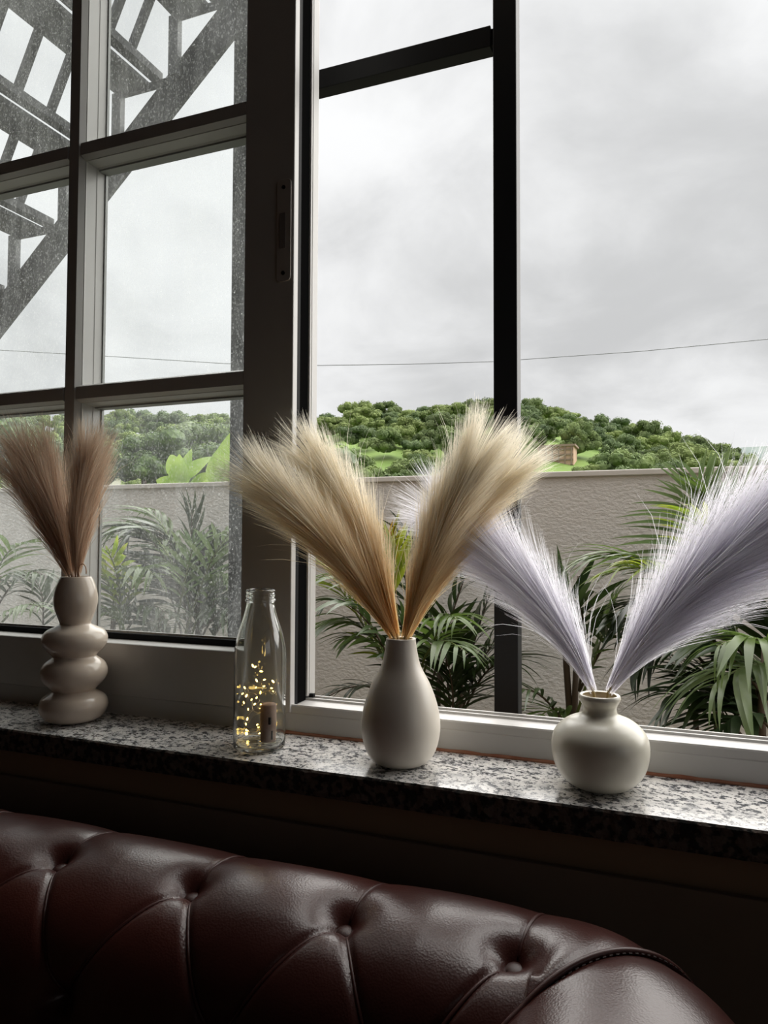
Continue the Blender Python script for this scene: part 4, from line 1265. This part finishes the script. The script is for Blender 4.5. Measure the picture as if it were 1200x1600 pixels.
for i, p in enumerate(ph):
    fd_ = min(max((.045 - RB * p) / .03, 0), 1)
    cd = sofa_disp(np.full(NT_, XC + RB * p), th * RR) * fd_
    seamd = cd * (rl > .02) - .0035 * math.exp(-((p - math.pi / 4) * RB / .012) ** 2)
    rr_ = rl + seamd * (rl > .02) * np.cos(th)
    sag = .0
    G2[i, :, 0] = XC + rr_ * math.sin(p); G2[i, :, 1] = YB + rr_ * math.cos(p); G2[i, :, 2] = ZC + (RR + seamd) * np.sin(th)
    # inner side: stays on the mitre line
    G2[i, inner_, 0] = xend[inner_]; G2[i, inner_, 1] = Y0[inner_]
# arm: runs towards the viewer
NY_ = 70
Yst = np.where(inner_, Y0, YB)               # start of the arm for each theta
G3 = np.zeros((NY_, NT_, 3))
uu_ = np.linspace(0, 1, NY_ + 1)[1:]
XA = XC + RB
for i, u in enumerate(uu_):
    ys = Yst + (-.10 - Yst) * u
    G3[i, :, 0] = np.where(inner_, xend + 0 * ys, XC + rl)
    G3[i, :, 0] = XA + RR * np.cos(th)
    G3[i, :, 1] = ys; G3[i, :, 2] = ZC + RR * np.sin(th)
# on the inner side the arm surface starts on the mitre: (xend, Y0) matches XA + RR cos(th)
G = np.concatenate([G1, G2, G3], 0)
Na = G.shape[0]
V = G.reshape(-1, 3)
i_, j_ = np.meshgrid(np.arange(Na - 1), np.arange(NT_ - 1), indexing='ij')
a_ = (i_ * NT_ + j_).ravel()
Q = np.stack([a_, a_ + 1, a_ + NT_ + 1, a_ + NT_], 1)
me = bpy.data.meshes.new('rolled_back'); me.from_pydata(V.tolist(), [], Q.tolist())
bm = bmesh.new(); bm.from_mesh(me); bmesh.ops.remove_doubles(bm, verts=bm.verts, dist=1e-6)
bmesh.ops.recalc_face_normals(bm, faces=bm.faces); bm.to_mesh(me); bm.free()
me.polygons.foreach_set('use_smooth', [True] * len(me.polygons))
link('rolled_back', me, LEATHER, sofa)

# piping cords lying in the pleats
def surf(x, a, lift=0.0):
    d = float(sofa_disp(np.array([x]), np.array([a]))[0]); t = a / RR
    r_ = RR + d + lift
    return (x, YC + r_ * math.cos(t), ZC + r_ * math.sin(t))


ab = TH_B * RR; al = TH_L * RR
for i, bx in enumerate(btn_x):
    lines = [((bx, ab), (bx + .012, ab - .085)), ((bx, ab), (low_x[i], al))]
    if i + 1 < len(low_x): lines.append(((bx, ab), (low_x[i + 1], al)))
    for (p, q_) in lines:
        pts = []
        for k in range(3, 25):
            t_ = k / 24; pts.append(surf(p[0] + (q_[0] - p[0]) * t_, p[1] + (q_[1] - p[1]) * t_, .0006))
        MB().tube(pts, [.0019 * (1 - .5 * abs(k / 11 - 1) ** 3) for k in range(22)], 6).build('pleat_fold', LEATHER_PIPE, sofa, smooth=True)
    # button
    sx, sy, sz = surf(bx, ab, .0045)
    bm = bmesh.new(); bmesh.ops.create_uvsphere(bm, u_segments=24, v_segments=12, radius=1.0)
    me = bpy.data.meshes.new('button'); bm.to_mesh(me); bm.free(); me.polygons.foreach_set('use_smooth', [True] * len(me.polygons))
    o = link('button', me, LEATHER, sofa)
    nrm = Vector((0, math.cos(TH_B), math.sin(TH_B)))
    o.matrix_basis = Matrix.Translation((sx, sy, sz)) @ nrm.to_track_quat('Z', 'Y').to_matrix().to_4x4() @ Matrix.Diagonal((.0098, .0098, .0052, 1))
    o.matrix_parent_inverse = Matrix.Translation(sofa.location).inverted()
# welt along the mitre of the corner with stitches beside it
wp = []
for j in range(NT_):
    t_ = th[j]
    if math.radians(20) < t_ < math.radians(190):
        rad_ = RB + (RR + .0005) * math.cos(t_)
        x = XC + rad_ * math.sin(math.pi / 4); y = YB + rad_ * math.cos(math.pi / 4)
        if rad_ < 0:
            yy = YC + RR * math.cos(t_); x = XC - (YB - yy); y = yy
        wp.append((x, y, ZC + (RR - .001) * math.sin(t_)))
MB().tube(wp, .0027, 8).build('welt', LEATHER_PIPE, sofa, smooth=True)
for k in range(2, len(wp) - 2, 1):
    p = Vector(wp[k]); T = (Vector(wp[k + 1]) - Vector(wp[k - 1])).normalized()
    t_ = math.atan2(p.z - ZC, 1e-9)
    s_ = Vector((.707, -.707, 0)) * .0052
    q0 = p + s_ + Vector((0, 0, .0004))
    if k % 2 == 0:
        MB().tube([q0 - T * .0016 , q0 + T * .0016], .0006, 4).build('stitch', THREAD, sofa)
# panels, seat, arm body (out of the picture, but there)
MB().box(-1.75, -.02, YC - .055, YC + .10, .12, ZC - .02).build('back_panel', LEATHER, sofa, bevel=.01)
MB().box(-.10, .04, -.10, YC, .12, ZC - .02).build('arm_panel', LEATHER, sofa, bevel=.01)
MB().box(-1.75, -.10, -.08, YC - .055, .12, .34).build('base', LEATHER, sofa, bevel=.01)
MB().box(-1.75, -.11, -.08, YC - .06, .34, .46).build('seat_cushion', LEATHER, sofa, bevel=.03, seg=3)
for fx, fy in ((-1.7, -.03), (0.0, -.03), (-1.7, .66), (0.0, .66)):
    MB().lathe([(.0005, 0), (.02, 0), (.032, .06), (.028, .12), (.0005, .12)], fx, fy, 0, seg=20).build('foot', WOOD, sofa, smooth=True)
